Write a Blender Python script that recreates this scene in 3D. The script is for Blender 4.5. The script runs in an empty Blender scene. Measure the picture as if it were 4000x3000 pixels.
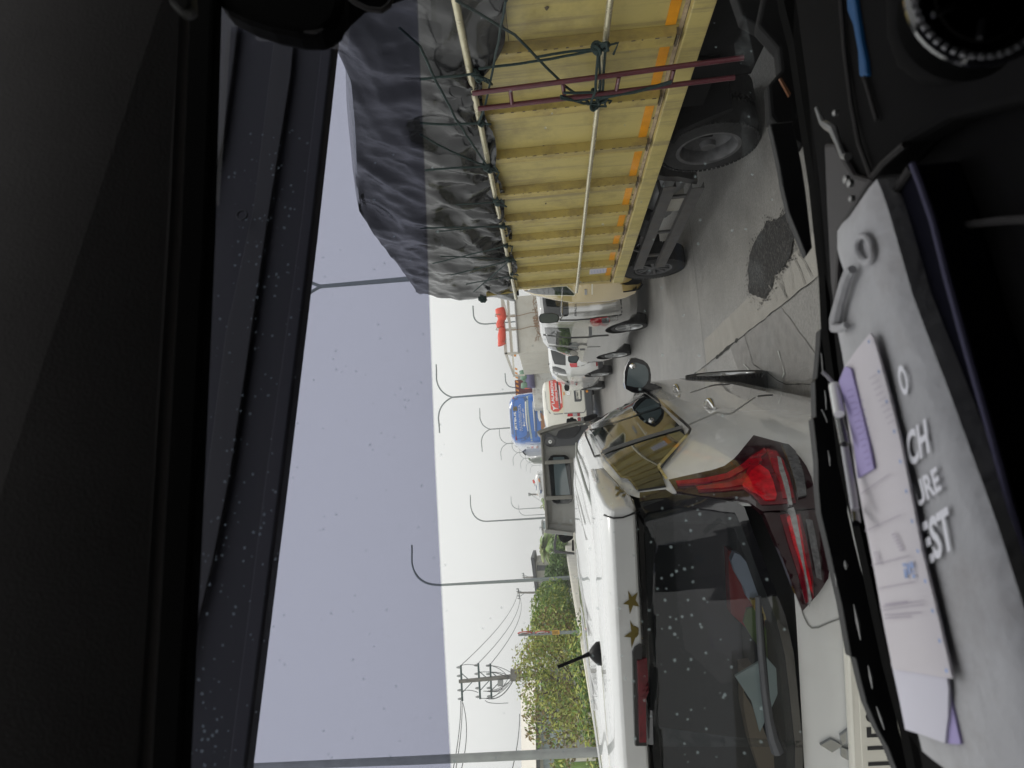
import bpy, bmesh, math, random
import numpy as np
from mathutils import Vector, Matrix, noise
from mathutils.bvhtree import BVHTree
from mathutils.geometry import delaunay_2d_cdt
random.seed(7)
R_=math.radians
# ---------------------------------------------------------------- camera
F=2580.0; H=1.78
CAM=Vector((0,0,H))
def _n(v): return Vector(v).normalized()
Yc=_n((168,-391,-F)); a_=Vector((1,.076,0)); a_.z=-(a_.x*Yc.x+a_.y*Yc.y)/Yc.z
Zc=-_n(a_); Xc=Yc.cross(Zc)
M3=Matrix((Xc,Yc,Zc))                     # rows: world axes seen from the camera
cam_d=bpy.data.cameras.new('camera'); cam=bpy.data.objects.new('camera',cam_d)
bpy.context.scene.collection.objects.link(cam); bpy.context.scene.camera=cam
cam.matrix_world=Matrix.Translation(CAM)@M3.to_4x4()
cam_d.sensor_width=36; cam_d.lens=F/4000*36; cam_d.clip_start=.02; cam_d.clip_end=6000
cam_d.dof.use_dof=True; cam_d.dof.focus_distance=6.5; cam_d.dof.aperture_fstop=8.5
sc=bpy.context.scene
# ---------------------------------------------------------------- world and sun: bright overcast
SUN_EL,SUN_AZ=R_(62),R_(200)
w=bpy.data.worlds.new('World'); sc.world=w; w.use_nodes=True
nt=w.node_tree; nt.nodes.clear()
o=nt.nodes.new('ShaderNodeOutputWorld'); bg=nt.nodes.new('ShaderNodeBackground')
sky=nt.nodes.new('ShaderNodeTexSky'); sky.sky_type='NISHITA'; sky.sun_disc=False
sky.sun_elevation=SUN_EL; sky.sun_rotation=SUN_AZ; sky.dust_density=6; sky.air_density=1.2
hs=nt.nodes.new('ShaderNodeHueSaturation'); hs.inputs['Saturation'].default_value=.22
mx=nt.nodes.new('ShaderNodeMix'); mx.data_type='RGBA'; mx.inputs[0].default_value=.86
mx.inputs[7].default_value=(11.3,11.4,11.2,1)
nt.links.new(sky.outputs[0],hs.inputs['Color']); nt.links.new(hs.outputs[0],mx.inputs[6])
nt.links.new(mx.outputs[2],bg.inputs[0]); bg.inputs[1].default_value=.1
nt.links.new(bg.outputs[0],o.inputs[0])
sd=bpy.data.lights.new('sun','SUN'); sd.energy=.9; sd.angle=R_(20); sd.color=(1,.97,.92)
so=bpy.data.objects.new('sun',sd); sc.collection.objects.link(so)
so.rotation_euler=(R_(90)-SUN_EL,0,R_(180)-SUN_AZ+R_(180))
sc.view_settings.view_transform='Standard'; sc.view_settings.look='None'
sc.view_settings.exposure=0.0; sc.view_settings.gamma=1
try:
    sc.cycles.transparent_max_bounces=24; sc.cycles.max_bounces=8
except Exception: pass
# ---------------------------------------------------------------- helpers: rays
def ray(x,y): return M3@Vector((x-2000,-(y-1500),-F))
def atY(x,y,Y): d=ray(x,y); return CAM+d*(Y/d.y)
def atX(x,y,X): d=ray(x,y); return CAM+d*(X/d.x)
def atZ(x,y,Z=0): d=ray(x,y); return CAM+d*((Z-H)/d.z)
CY=R_(5.6); CF=Vector((-math.sin(CY),math.cos(CY),0))       # our own cab is turned 5.6 degrees to the left
def atC(x,y,D): d=ray(x,y); return CAM+d*(D/d.dot(CF))
# ---------------------------------------------------------------- materials
MATS={}
def srgb(r,g,b):
    f=lambda c:(c/255/12.92) if c/255<=.04045 else ((c/255+.055)/1.055)**2.4
    return (f(r),f(g),f(b),1)
def mat(name,col,rough=.5,metal=0,spec=.5,coat=0,var=0,vs=8,bump=0,bs=30,alpha=None,dirt=None,ds=2,emit=None,vcol=None,coords='Object'):
    if name in MATS: return MATS[name]
    m=bpy.data.materials.new(name); m.use_nodes=True; t=m.node_tree; N=t.nodes; L=t.links
    b=N['Principled BSDF']
    c=(*col,1) if len(col)==3 else col
    b.inputs['Base Color'].default_value=c; b.inputs['Roughness'].default_value=rough
    b.inputs['Metallic'].default_value=metal; b.inputs['Specular IOR Level'].default_value=spec
    b.inputs['Coat Weight'].default_value=coat; b.inputs['Coat Roughness'].default_value=.04
    if emit: b.inputs['Emission Color'].default_value=(*emit[:3],1); b.inputs['Emission Strength'].default_value=emit[3]
    tc=N.new('ShaderNodeTexCoord'); last=None
    if var or dirt:
        no=N.new('ShaderNodeTexNoise'); no.inputs['Scale'].default_value=vs; no.inputs['Detail'].default_value=7; no.inputs['Roughness'].default_value=.62
        L.new(tc.outputs[coords],no.inputs['Vector'])
        mp=N.new('ShaderNodeMapRange'); mp.inputs[1].default_value=.3; mp.inputs[2].default_value=.7
        mp.inputs[3].default_value=1-var; mp.inputs[4].default_value=1+var
        L.new(no.outputs[0],mp.inputs[0])
        mm=N.new('ShaderNodeVectorMath'); mm.operation='SCALE'; mm.inputs[0].default_value=c[:3]
        L.new(mp.outputs[0],mm.inputs['Scale']); last=mm.outputs[0]
        if dirt:
            n2=N.new('ShaderNodeTexNoise'); n2.inputs['Scale'].default_value=ds; n2.inputs['Detail'].default_value=9; n2.inputs['Roughness'].default_value=.7
            L.new(tc.outputs[coords],n2.inputs['Vector'])
            r2=N.new('ShaderNodeMapRange'); r2.inputs[1].default_value=.5; r2.inputs[2].default_value=.72; r2.inputs[4].default_value=dirt[3]
            L.new(n2.outputs[0],r2.inputs[0])
            mi=N.new('ShaderNodeMix'); mi.data_type='RGBA'; mi.inputs[7].default_value=(*dirt[:3],1)
            L.new(r2.outputs[0],mi.inputs[0]); L.new(last,mi.inputs[6]); last=mi.outputs[2]
            rr=N.new('ShaderNodeMapRange'); rr.inputs[3].default_value=rough; rr.inputs[4].default_value=min(1,rough+.35)
            L.new(r2.outputs[0],rr.inputs[0]); L.new(rr.outputs[0],b.inputs['Roughness'])
        L.new(last,b.inputs['Base Color'])
    if bump:
        nb=N.new('ShaderNodeTexNoise'); nb.inputs['Scale'].default_value=bs; nb.inputs['Detail'].default_value=6
        L.new(tc.outputs[coords],nb.inputs['Vector'])
        bp=N.new('ShaderNodeBump'); bp.inputs['Strength'].default_value=bump; bp.inputs['Distance'].default_value=.01
        L.new(nb.outputs[0],bp.inputs['Height']); L.new(bp.outputs[0],b.inputs['Normal'])
    if alpha is not None: b.inputs['Alpha'].default_value=alpha
    MATS[name]=m; return m
def pane_mat(name,trans,gloss=.05,rough=.02,fresnel=True,diff=None):
    """thin see-through sheet: tinted transparency with a faint mirror on top"""
    m=bpy.data.materials.new(name); m.use_nodes=True; t=m.node_tree; N=t.nodes; L=t.links; N.clear()
    out=N.new('ShaderNodeOutputMaterial'); tr=N.new('ShaderNodeBsdfTransparent'); tr.inputs[0].default_value=(*trans,1)
    gl=N.new('ShaderNodeBsdfGlossy'); gl.inputs['Roughness'].default_value=rough
    ms=N.new('ShaderNodeMixShader')
    if fresnel:
        fr=N.new('ShaderNodeFresnel'); fr.inputs[0].default_value=1.45; L.new(fr.outputs[0],ms.inputs[0])
    else: ms.inputs[0].default_value=gloss
    L.new(tr.outputs[0],ms.inputs[1]); L.new(gl.outputs[0],ms.inputs[2]); L.new(ms.outputs[0],out.inputs[0])
    if diff:
        df=N.new('ShaderNodeBsdfDiffuse'); df.inputs[0].default_value=(*diff[:3],1); m2=N.new('ShaderNodeMixShader'); m2.inputs[0].default_value=diff[3]
        L.new(ms.outputs[0],m2.inputs[1]); L.new(df.outputs[0],m2.inputs[2]); L.new(m2.outputs[0],out.inputs[0])
    MATS[name]=m; return m
# ---------------------------------------------------------------- helpers: objects
COL=sc.collection
def tag(o,label=None,cat=None,group=None,kind=None):
    for k,v in (('label',label),('category',cat),('group',group),('kind',kind)):
        if v: o[k]=v
    return o
def empty(name,loc=(0,0,0),rz=0,label=None,cat=None,group=None):
    o=bpy.data.objects.new(name,None); COL.objects.link(o); o.location=loc; o.rotation_euler=(0,0,rz)
    o.empty_display_size=.2; o['_w']=0
    del o['_w']
    o.matrix_world=Matrix.LocRotScale(Vector(loc),Matrix.Rotation(rz,3,'Z'),None)
    return tag(o,label,cat,group)
def wm(o):
    m=o.matrix_basis.copy(); p=o.parent
    while p: m=p.matrix_basis@m; p=p.parent
    return m
class MB:
    """collects shapes (world or local coordinates) and links them as ONE mesh"""
    def __init__(s): s.v=[]; s.f=[]; s.m=[]
    def add(s,vs,fs,mi=0):
        k=len(s.v); s.v+= [Vector(p) for p in vs]; s.f+=[[i+k for i in f] for f in fs]; s.m+=[mi]*len(fs); return s
    def box(s,c,d,rot=None,mi=0,bev=0):
        c=Vector(c); x,y,z=[q/2 for q in d]
        vs=[Vector((i,j,k)) for i in (-x,x) for j in (-y,y) for k in (-z,z)]
        if rot is not None: vs=[rot@p for p in vs]
        return s.add([c+p for p in vs],[(0,1,3,2),(4,6,7,5),(0,4,5,1),(2,3,7,6),(0,2,6,4),(1,5,7,3)],mi)
    def bar(s,a,b,wd,ht,up=(0,0,1),mi=0):
        a,b=Vector(a),Vector(b); d=(b-a).normalized(); u=Vector(up); sx=d.cross(u).normalized(); u=sx.cross(d)
        r=[sx*i*wd/2+u*j*ht/2 for i,j in ((-1,-1),(1,-1),(1,1),(-1,1))]
        return s.add([a+q for q in r]+[b+q for q in r],[(0,3,2,1),(4,5,6,7)]+[(i,(i+1)%4,4+(i+1)%4,4+i) for i in range(4)],mi)
    def tube(s,pts,r,n=8,mi=0,closed=False):
        pts=[Vector(p) for p in pts]; rr=r if isinstance(r,(list,tuple)) else [r]*len(pts); rings=[]
        u=None
        for i,p in enumerate(pts):
            if closed: d=pts[(i+1)%len(pts)]-pts[i-1]
            else: d=(pts[min(i+1,len(pts)-1)]-pts[max(i-1,0)])
            d=d.normalized() if d.length>1e-9 else Vector((0,0,1))
            if u is None: u=d.orthogonal().normalized()
            u=(u-d*u.dot(d)); u=u.normalized() if u.length>1e-6 else d.orthogonal().normalized()
            v=d.cross(u); rings.append([p+(u*math.cos(t)+v*math.sin(t))*rr[i] for t in [k*2*math.pi/n for k in range(n)]])
        vs=[q for r_ in rings for q in r_]; fs=[]; m=len(rings)
        for i in range(m if closed else m-1):
            j=(i+1)%m
            for k in range(n): fs.append((i*n+k,i*n+(k+1)%n,j*n+(k+1)%n,j*n+k))
        if not closed: fs+=[tuple(range(n))[::-1],tuple((m-1)*n+k for k in range(n))]
        return s.add(vs,fs,mi)
    def prism(s,poly,off,mi=0):
        """poly: 3D outline; off: vector of thickness"""
        poly=[Vector(p) for p in poly]; off=Vector(off); n=len(poly)
        return s.add(poly+[p+off for p in poly],[tuple(range(n)),tuple(range(2*n-1,n-1,-1))]+[(i,n+i,n+(i+1)%n,(i+1)%n) for i in range(n)],mi)
    def lathe(s,prof,c,axis='X',n=32,mi=0,ang=2*math.pi):
        """prof: (along axis, radius)"""
        c=Vector(c); rings=[]
        for k in range(n):
            t=k*ang/n
            for a,r in prof:
                q={'X':(a,r*math.cos(t),r*math.sin(t)),'Y':(r*math.cos(t),a,r*math.sin(t)),'Z':(r*math.cos(t),r*math.sin(t),a)}[axis]
                rings.append(c+Vector(q))
        m=len(prof); fs=[]
        for k in range(n):
            j=(k+1)%n
            for i in range(m-1): fs.append((k*m+i,j*m+i,j*m+i+1,k*m+i+1))
        return s.add(rings,fs,mi)
    def build(s,name,mats,parent=None,smooth=False,local=False,bevel=0,sub=0,origin=None):
        me=bpy.data.meshes.new(name); o=bpy.data.objects.new(name,me); COL.objects.link(o)
        vs=s.v
        if parent is not None:
            o.parent=parent
            if not local:
                inv=wm(parent).inverted(); vs=[inv@p for p in vs]
        elif origin is not None:
            og=Vector(origin); o.location=og
            if not local: vs=[p-og for p in vs]
        me.from_pydata([tuple(p) for p in vs],[],s.f)
        for m in (mats if isinstance(mats,(list,tuple)) else [mats]): me.materials.append(m)
        me.polygons.foreach_set('material_index',s.m)
        bm=bmesh.new(); bm.from_mesh(me); bmesh.ops.remove_doubles(bm,verts=bm.verts,dist=1e-5)
        bmesh.ops.recalc_face_normals(bm,faces=bm.faces); bm.to_mesh(me); bm.free()
        if smooth:
            me.polygons.foreach_set('use_smooth',[True]*len(me.polygons))
            try: me.set_sharp_from_angle(angle=R_(38))
            except Exception: pass
        if bevel:
            b=o.modifiers.new('b','BEVEL'); b.width=bevel; b.segments=2; b.limit_method='ANGLE'; b.angle_limit=R_(40)
        return o
def copy_tree(o,parent=None):
    c=o.copy(); COL.objects.link(c); c.parent=parent
    for ch in list(o.children): copy_tree(ch,c)
    return c
_cut=[]
def text_mesh(s,bold=0):
    cu=bpy.data.curves.new('t','FONT'); cu.body=s; cu.size=1; cu.resolution_u=3; cu.offset=bold
    to=bpy.data.objects.new('t',cu); COL.objects.link(to)
    dg=bpy.context.evaluated_depsgraph_get(); dg.update()
    me=bpy.data.meshes.new_from_object(to.evaluated_get(dg))
    vs=[v.co.copy() for v in me.vertices]; fs=[list(p.vertices) for p in me.polygons]
    bpy.data.objects.remove(to); bpy.data.curves.remove(cu); bpy.data.meshes.remove(me)
    x0=min(v.x for v in vs); x1=max(v.x for v in vs); y0=min(v.y for v in vs); y1=max(v.y for v in vs)
    return [((v.x-x0)/(x1-x0),(v.y-y0)/(y1-y0)) for v in vs],fs
def text_on(name,s,m,parent,fn,p0,A,B,bold=0.0,both=True,local=False):
    """write s so that its box starts at pixel p0, runs along A and stands along B; fn maps pixel -> point"""
    uv,fs=text_mesh(s,bold); mb=MB()
    vs=[fn(p0[0]+u*A[0]+v*B[0],p0[1]+u*A[1]+v*B[1]) for u,v in uv]
    mb.add(vs,fs); return mb.build(name,m,parent)
# ---------------------------------------------------------------- helpers: vehicle bodies
def pch(keys,z):
    xs=keys[0]; n=len(xs)
    i=max(0,min(n-2,int(np.searchsorted(xs,z))-1)); t=(z-xs[i])/(xs[i+1]-xs[i]); t=max(0,min(1,t))
    return [c[i]*(1-t)+c[i+1]*t for c in keys[1:]]
class Body:
    def __init__(s,keys,loc,rz,res=96,sub=4):
        s.k=list(zip(*keys)); s.M=Matrix.Translation(Vector(loc))@Matrix.Rotation(rz,4,'Z'); s.Mi=s.M.inverted()
        zs=[]
        for i in range(len(s.k[0])-1):
            for j in range(sub): zs.append(s.k[0][i]+(s.k[0][i+1]-s.k[0][i])*j/sub)
        zs.append(s.k[0][-1]); s.mb=MB(); rings=[]
        for z in zs:
            sr,sf,wd,n=pch(s.k,z); cs=(sr+sf)/2; a=(sf-sr)/2; ring=[]
            for q in range(res):
                t=2*math.pi*q/res
                ct,st=math.cos(t),math.sin(t)
                # uniform-ish spread on a rounded box
                m_=(abs(ct)**n+abs(st)**n)**(-1/n)
                ring.append(Vector((wd*st*m_,cs+a*ct*m_,z)))
            rings.append(ring)
        vs=[p for r in rings for p in r]; fs=[]; m=len(rings)
        for i in range(m-1):
            for q in range(res): fs.append((i*res+q,i*res+(q+1)%res,(i+1)*res+(q+1)%res,(i+1)*res+q))
        fs+=[tuple(range(res)),tuple((m-1)*res+q for q in range(res))[::-1]]
        s.mb.add(vs,fs); s.tree()
    def tree(s,extra=None):
        vs=list(s.mb.v); fs=list(s.mb.f)
        if extra:
            k=len(vs); vs+=extra.v; fs+=[[i+k for i in f] for f in extra.f]
        s.bvh=BVHTree.FromPolygons(vs,fs)
    def hit(s,x,y,off=.004):
        """the point of the body seen at that pixel, in world coordinates"""
        d=ray(x,y); o=s.Mi@CAM; dl=(s.Mi.to_3x3()@d).normalized()
        p,n,i,t=s.bvh.ray_cast(o,dl)
        if p is None:
            # beside the silhouette: nearest skin point to the ray
            best=None
            for k in range(60):
                q=o+dl*(1+k*.5); r=s.bvh.find_nearest(q)
                if r[0] is not None and (best is None or r[3]<best[1]): best=(r[0],r[3],r[1])
            p,n=best[0],best[2]
        if n.dot(dl)>0: n=-n
        return s.M@(p+n*off)
    def patch(s,name,poly,m,parent,off=.006,res=.06,mirror=False,thick=True,fn=None,smooth=True):
        """skin panel: pixel outline laid on the body, with an edge going back into the skin"""
        P=np.array(poly,float); per=P.ptp(0).max() if hasattr(P,'ptp') else np.ptp(P,axis=0).max()
        step=max(4,per*res)
        pts=[]; n=len(P)
        for i in range(n):
            a,b=P[i],P[(i+1)%n]; k=max(1,int(np.hypot(*(b-a))/step))
            for j in range(k): pts.append(tuple(a+(b-a)*j/k))
        nb=len(pts); edges=[(i,(i+1)%nb) for i in range(nb)]
        x0,y0=P.min(0); x1,y1=P.max(0)
        def inside(x,y):
            c=False
            for i in range(n):
                a,b=P[i],P[i-1]
                if (a[1]>y)!=(b[1]>y) and x<(b[0]-a[0])*(y-a[1])/(b[1]-a[1])+a[0]: c=not c
            return c
        gx=np.arange(x0+step/2,x1,step); gy=np.arange(y0+step/2,y1,step)
        for x in gx:
            for y in gy:
                if inside(x,y): pts.append((x,y))
        v2,e2,f2,*_=delaunay_2d_cdt([Vector(p) for p in pts],edges,[],1,1e-3)
        f=fn or s.hit
        top=[f(p.x,p.y,off) for p in v2]; mb=MB(); mb.add(top,[list(q) for q in f2])
        if thick:
            cnt={}
            for q in f2:
                for i in range(len(q)):
                    e=(q[i],q[(i+1)%len(q)]); cnt[tuple(sorted(e))]=cnt.get(tuple(sorted(e)),0)+1
            back=[f(p.x,p.y,-.01) for p in v2]; k=len(top); mb.v+=back
            for e,c in cnt.items():
                if c==1: mb.f.append([e[0],e[1],e[1]+k,e[0]+k]); mb.m.append(0)
        if mirror:
            k=len(mb.v); S=s.M@Matrix.Diagonal((-1,1,1,1))@s.Mi
            mb.v+=[S@p for p in mb.v]; mb.f+=[[i+k for i in q][::-1] for q in mb.f]; mb.m+=mb.m[:]
        return mb.build(name,m,parent,smooth=smooth)
    def seam(s,name,pts,wd,m,parent,off=.0025,mirror=False):
        """narrow dark joint drawn along a pixel path, wd in pixels"""
        P=[Vector(p) for p in pts]; fine=[]
        for a,b in zip(P,P[1:]):
            k=max(1,int((b-a).length/14))
            fine+=[a+(b-a)*j/k for j in range(k)]
        fine.append(P[-1]); mb=MB(); vs=[]
        for i,p in enumerate(fine):
            d=(fine[min(i+1,len(fine)-1)]-fine[max(i-1,0)]).normalized(); q=Vector((-d.y,d.x))*wd/2
            vs+=[s.hit(*(p+q),off),s.hit(*(p-q),off)]
        mb.add(vs,[(2*i,2*i+1,2*i+3,2*i+2) for i in range(len(fine)-1)])
        if mirror:
            S=s.M@Matrix.Diagonal((-1,1,1,1))@s.Mi; k=len(mb.v); mb.v+=[S@p for p in mb.v]; mb.f+=[[i+k for i in q][::-1] for q in mb.f]; mb.m+=mb.m[:]
        return mb.build(name,m,parent,smooth=True)
    def build(s,mats,parent,cutters=()):
        o=s.mb.build('body',mats,parent,smooth=True,local=True)
        for c in cutters:
            co=c.build('cut',mats,parent,local=True); 
            md=o.modifiers.new('cut','BOOLEAN'); md.operation='DIFFERENCE'; md.object=co; md.solver='EXACT'
            bpy.context.view_layer.update(); dg=bpy.context.evaluated_depsgraph_get()
            me=bpy.data.meshes.new_from_object(o.evaluated_get(dg)); o.modifiers.remove(md); old=o.data; o.data=me; me.name='body'
            bpy.data.meshes.remove(old); bpy.data.objects.remove(co)
        o.data.polygons.foreach_set('use_smooth',[True]*len(o.data.polygons))
        try: o.data.set_sharp_from_angle(angle=R_(30))
        except Exception: pass
        return o
def arch(x,y,z,r,wd,mi=1):
    mb=MB(); n=28; c=[(x-wd/2,y+r*math.cos(2*math.pi*k/n),z+r*math.sin(2*math.pi*k/n)) for k in range(n)]
    mb.prism(c,(wd,0,0),mi); return mb
def wheel(parent,pos,r,wd,side,spokes=5,rimm=None,rr=.62,local=True,dull=False):
    """tyre with tread shoulders; the rim is its sub-part. side=-1: outside faces -x"""
    s=side; t=MB()
    prof=[(-wd/2*.7,r*rr),(-wd/2,r*rr*1.12),(-wd/2*1.02,r*.86),(-wd/2*.86,r*.985),(-wd*.2,r),(wd*.2,r),(wd/2*.86,r*.985),(wd/2*1.02,r*.86),(wd/2,r*rr*1.12),(wd/2*.7,r*rr)]
    t.lathe(prof,pos,'X',40)
    nb_=64
    for k in range(nb_):     # tread blocks on the shoulder
        a=k*2*math.pi/nb_+.05
        for e in (-1,1):
            c=Vector(pos)+Vector((e*wd*.41,math.cos(a)*r*.962,math.sin(a)*r*.962)); t.box(c,(wd*.17,r*2*math.pi/nb_*.62,.022),Matrix.Rotation(a-math.pi/2,3,'X'))
    ty=t.build('wheel',MATS['rubber'],parent,smooth=True,local=local)
    q=MB(); x=s*wd/2
    q.lathe([(x*.96,r*rr*1.06),(x*.9,r*rr*.97),(x*.2,r*rr*.9),(x*.1,.02)] if not dull else [(x*1.0,r*rr*1.12),(x*.97,r*rr*1.0),(x*.8,r*rr*.93),(x*.1,r*rr*.88),(-x*.5,r*rr*.5),(-x*.55,.02)],pos,'X',36)
    q.lathe([(x*.78,r*.0),(x*.85,r*.14),(x*.5,r*.17)],pos,'X',20)
    for k in range(spokes):
        a=k*2*math.pi/spokes
        d=Vector((0,math.cos(a),math.sin(a))); p=Vector(pos)
        n_=Vector((0,-math.sin(a),math.cos(a)))
        for e in ((-1,1) if not dull else ()):
            q.add([p+Vector((x*.8,0,0))+d*r*.1+n_*r*.02*e+n_*r*w_ for w_ in (-.035,.035)]+
                  [p+Vector((x*.88,0,0))+d*r*rr*.97+n_*r*.12*e+n_*r*w_ for w_ in (.045,-.045)]+
                  [p+Vector((x*.6,0,0))+d*r*.1+n_*r*.02*e+n_*r*w_ for w_ in (-.035,.035)]+
                  [p+Vector((x*.66,0,0))+d*r*rr*.97+n_*r*.12*e+n_*r*w_ for w_ in (.045,-.045)],
                  [(0,1,2,3),(4,7,6,5),(0,4,5,1),(1,5,6,2),(2,6,7,3),(3,7,4,0)])
    o=q.build('rim',rimm or MATS['alloy'],ty,smooth=True,local=local)
    return ty
# ---------------------------------------------------------------- materials used
mat('rubber',(.022,.022,.023),.8,var=.35,vs=20,bump=.2,bs=60,spec=.25)
mat('alloy',(.42,.43,.44),.32,.85)
mat('steel_rim',(.10,.10,.105),.55,.5,var=.35,vs=12)
mat('white_paint',(.67,.675,.67),.22,0,.5,coat=1,dirt=(.40,.36,.31,.22),ds=2.6,var=.02)
mat('roof_dirt_paint',(.70,.70,.69),.3,0,.5,coat=.6,dirt=(.36,.32,.27,.5),ds=3.2,var=.04)
mat('silver_paint',(.44,.44,.435),.25,.75,.5,coat=1,var=.03,vs=3)
mat('cream_paint',(.76,.74,.66),.35,coat=.7,var=.03,vs=2)
mat('yellow_paint',(.52,.43,.155),.42,0,.4,coat=.25,var=.07,vs=2.2,dirt=(.22,.17,.07,.45),ds=3.5,bump=.05,bs=6)
mat('yellow_rib',(.48,.375,.115),.42,0,.4,coat=.3,var=.08,vs=3,dirt=(.16,.12,.06,.6),ds=7)
mat('yellow_cab',(.60,.44,.15),.25,coat=1,var=.02)
mat('cream_trim',(.75,.70,.52),.3,coat=.5,var=.06,vs=6)
mat('dirt_edge',(.12,.095,.06),.8,var=.4,vs=20)
mat('rust_pale',(.42,.33,.22),.7,var=.3,vs=20)
mat('orange_tape',(.80,.33,.01),.35,coat=.5,var=.12,vs=9)
mat('black_plastic',(.006,.006,.007),.45,spec=.2,var=.15)
mat('gloss_black',(.008,.008,.01),.08,coat=1)
mat('grey_plastic',(.07,.073,.08),.6,var=.1)
mat('dark_glass',(.010,.013,.014),.03,0,.75)
mat('blue_glass',(.09,.12,.13),.05,0,.8,coat=1)
mat('chrome',(.78,.78,.78),.07,1)
mat('emblem_metal',(.36,.37,.38),.2,1)
mat('seam',(.02,.02,.02),.8)
mat('seam_soft',(.22,.22,.21),.7)
mat('red_mid',(.13,.004,.012),.08,coat=.8,var=.3,vs=30)
mat('red_lamp',(.27,.003,.012),.12,coat=1,var=.35,vs=40)
mat('red_lamp_bright',(.42,.0035,.013),.12,coat=1,var=.5,vs=55,emit=(1,.01,.015,.06))
mat('red_dark',(.022,.004,.007),.08,coat=.8)
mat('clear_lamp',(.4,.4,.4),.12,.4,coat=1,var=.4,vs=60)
mat('clear_lamp_dark',(.12,.12,.125),.1,.3,coat=1,var=.5,vs=70)
mat('amber',(.85,.33,.03),.3)
mat('white_plate',(.72,.70,.62),.45,var=.04)
mat('ink',(.02,.02,.022),.5)
mat('ink_grey',(.10,.10,.10),.6)
mat('white_ink',(.85,.85,.85),.5)
mat('gold',(.17,.13,.03),.4,.3)
mat('dark_metal',(.035,.036,.04),.6,.4,var=.3,vs=6,dirt=(.10,.09,.08,.4),ds=9)
mat('chassis',(.006,.006,.007),.8,spec=.15,var=.3,vs=8)
mat('bar_metal',(.095,.093,.095),.5,.5,var=.2,vs=9,dirt=(.20,.17,.13,.5),ds=8)
mat('tank_alu',(.42,.43,.45),.42,.85,var=.12,vs=14,bump=.25,bs=22)
mat('maroon',(.10,.018,.028),.32,.1,coat=.3,var=.2,vs=12)
mat('rope',(.018,.036,.034),.85,var=.4,vs=60,bump=.6,bs=180)
mat('rod',(.55,.50,.33),.22,.45,coat=.7,var=.2,vs=9,dirt=(.25,.2,.13,.4),ds=12)
mat('tarp',(.004,.0045,.0055),.19,0,.46,coat=0,bump=.6,bs=30,var=.3,vs=30)
def crinkle(m):
    t=m.node_tree; N=t.nodes; L=t.links; b=N['Principled BSDF']; old=b.inputs['Normal'].links[0].from_node; tc=[n for n in N if n.type=='TEX_COORD'][0]
    mp=N.new('ShaderNodeMapping'); mp.inputs['Scale'].default_value=(1,1.5,.75); mp.inputs['Rotation'].default_value=(.45,0,0); L.new(tc.outputs['Object'],mp.inputs[0]); h=None
    for sc_,wt in ((1.1,1.0),(2.6,.5),(7,.14)):
        n=N.new('ShaderNodeTexNoise'); n.noise_type='RIDGED_MULTIFRACTAL'; n.inputs['Scale'].default_value=sc_; n.inputs['Detail'].default_value=3; n.inputs['Distortion'].default_value=.6; L.new(mp.outputs[0],n.inputs['Vector'])
        pw=N.new('ShaderNodeMath'); pw.operation='POWER'; pw.inputs[1].default_value=2.6; L.new(n.outputs[0],pw.inputs[0])
        q=N.new('ShaderNodeMath'); q.operation='MULTIPLY'; q.inputs[1].default_value=wt*.85; L.new(pw.outputs[0],q.inputs[0])
        if h is None: h=q.outputs[0]
        else:
            a=N.new('ShaderNodeMath'); L.new(h,a.inputs[0]); L.new(q.outputs[0],a.inputs[1]); h=a.outputs[0]
    bp=N.new('ShaderNodeBump'); bp.inputs['Strength'].default_value=.7; bp.inputs['Distance'].default_value=.10; L.new(h,bp.inputs['Height']); L.new(bp.outputs[0],old.inputs['Normal']); old.inputs['Strength'].default_value=.25
crinkle(MATS['tarp'])
mat('red_tarp',(.78,.10,.06),.55,bump=.5,bs=8)
mat('green_tarp',(.16,.27,.19),.6,bump=.5,bs=8)
mat('violet_tarp',(.16,.15,.27),.6,bump=.4,bs=8)
mat('pale_board',(.58,.56,.50),.6,var=.07,vs=2,dirt=(.40,.32,.22,.35),ds=3)
mat('rusty_board',(.68,.68,.65),.6,var=.08,vs=3,dirt=(.20,.14,.09,.6),ds=4)
mat('grey_steel',(.36,.36,.35),.5,.2,var=.08,vs=4,dirt=(.16,.14,.12,.4),ds=5)
mat('brown_cable',(.30,.2,.13),.7)
mat('container',(.12,.018,.022),.55,var=.15,vs=4)
mat('bus_blue',(.02,.14,.50),.2,coat=1,var=.04,vs=1)
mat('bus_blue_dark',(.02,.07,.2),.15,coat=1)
mat('bus_orange',(.72,.22,.03),.3,coat=.5)
mat('bus_brown',(.35,.15,.05),.3,coat=.5)
mat('bus_green',(.25,.62,.05),.35)
mat('banner_red',(.72,.07,.05),.35,coat=.4)
mat('warm_grey',(.30,.32,.30),.55,var=.05)
mat('grey_truck',(.25,.25,.235),.42,0,.5,coat=.35,var=.07,vs=3,dirt=(.15,.14,.12,.35),ds=5)
mat('grey_truck_edge',(.19,.185,.165),.5,var=.2,vs=12,dirt=(.08,.07,.06,.5),ds=12)
mat('lamp_post',(.25,.28,.28),.5,.3,var=.06)
mat('post_near',(.34,.355,.35),.55,.2,var=.15,vs=5)
mat('concrete_wall',(.76,.73,.64),.8,var=.07,vs=2,bump=.3,bs=12,dirt=(.36,.34,.29,.35),ds=1.6)
mat('pole_conc',(.22,.21,.19),.8,var=.2,vs=4)
mat('cross_steel',(.05,.09,.09),.5,.3)
mat('insulator',(.35,.36,.36),.3)
mat('wire',(.03,.035,.035),.6)
mat('hut_wall',(.34,.33,.29),.85,var=.12,vs=2)
mat('hut_dark',(.05,.055,.06),.7,var=.2)
mat('dark_roof',(.06,.065,.075),.6,var=.15)
mat('cream_roof',(.80,.75,.66),.6,var=.05,vs=.6)
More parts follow.
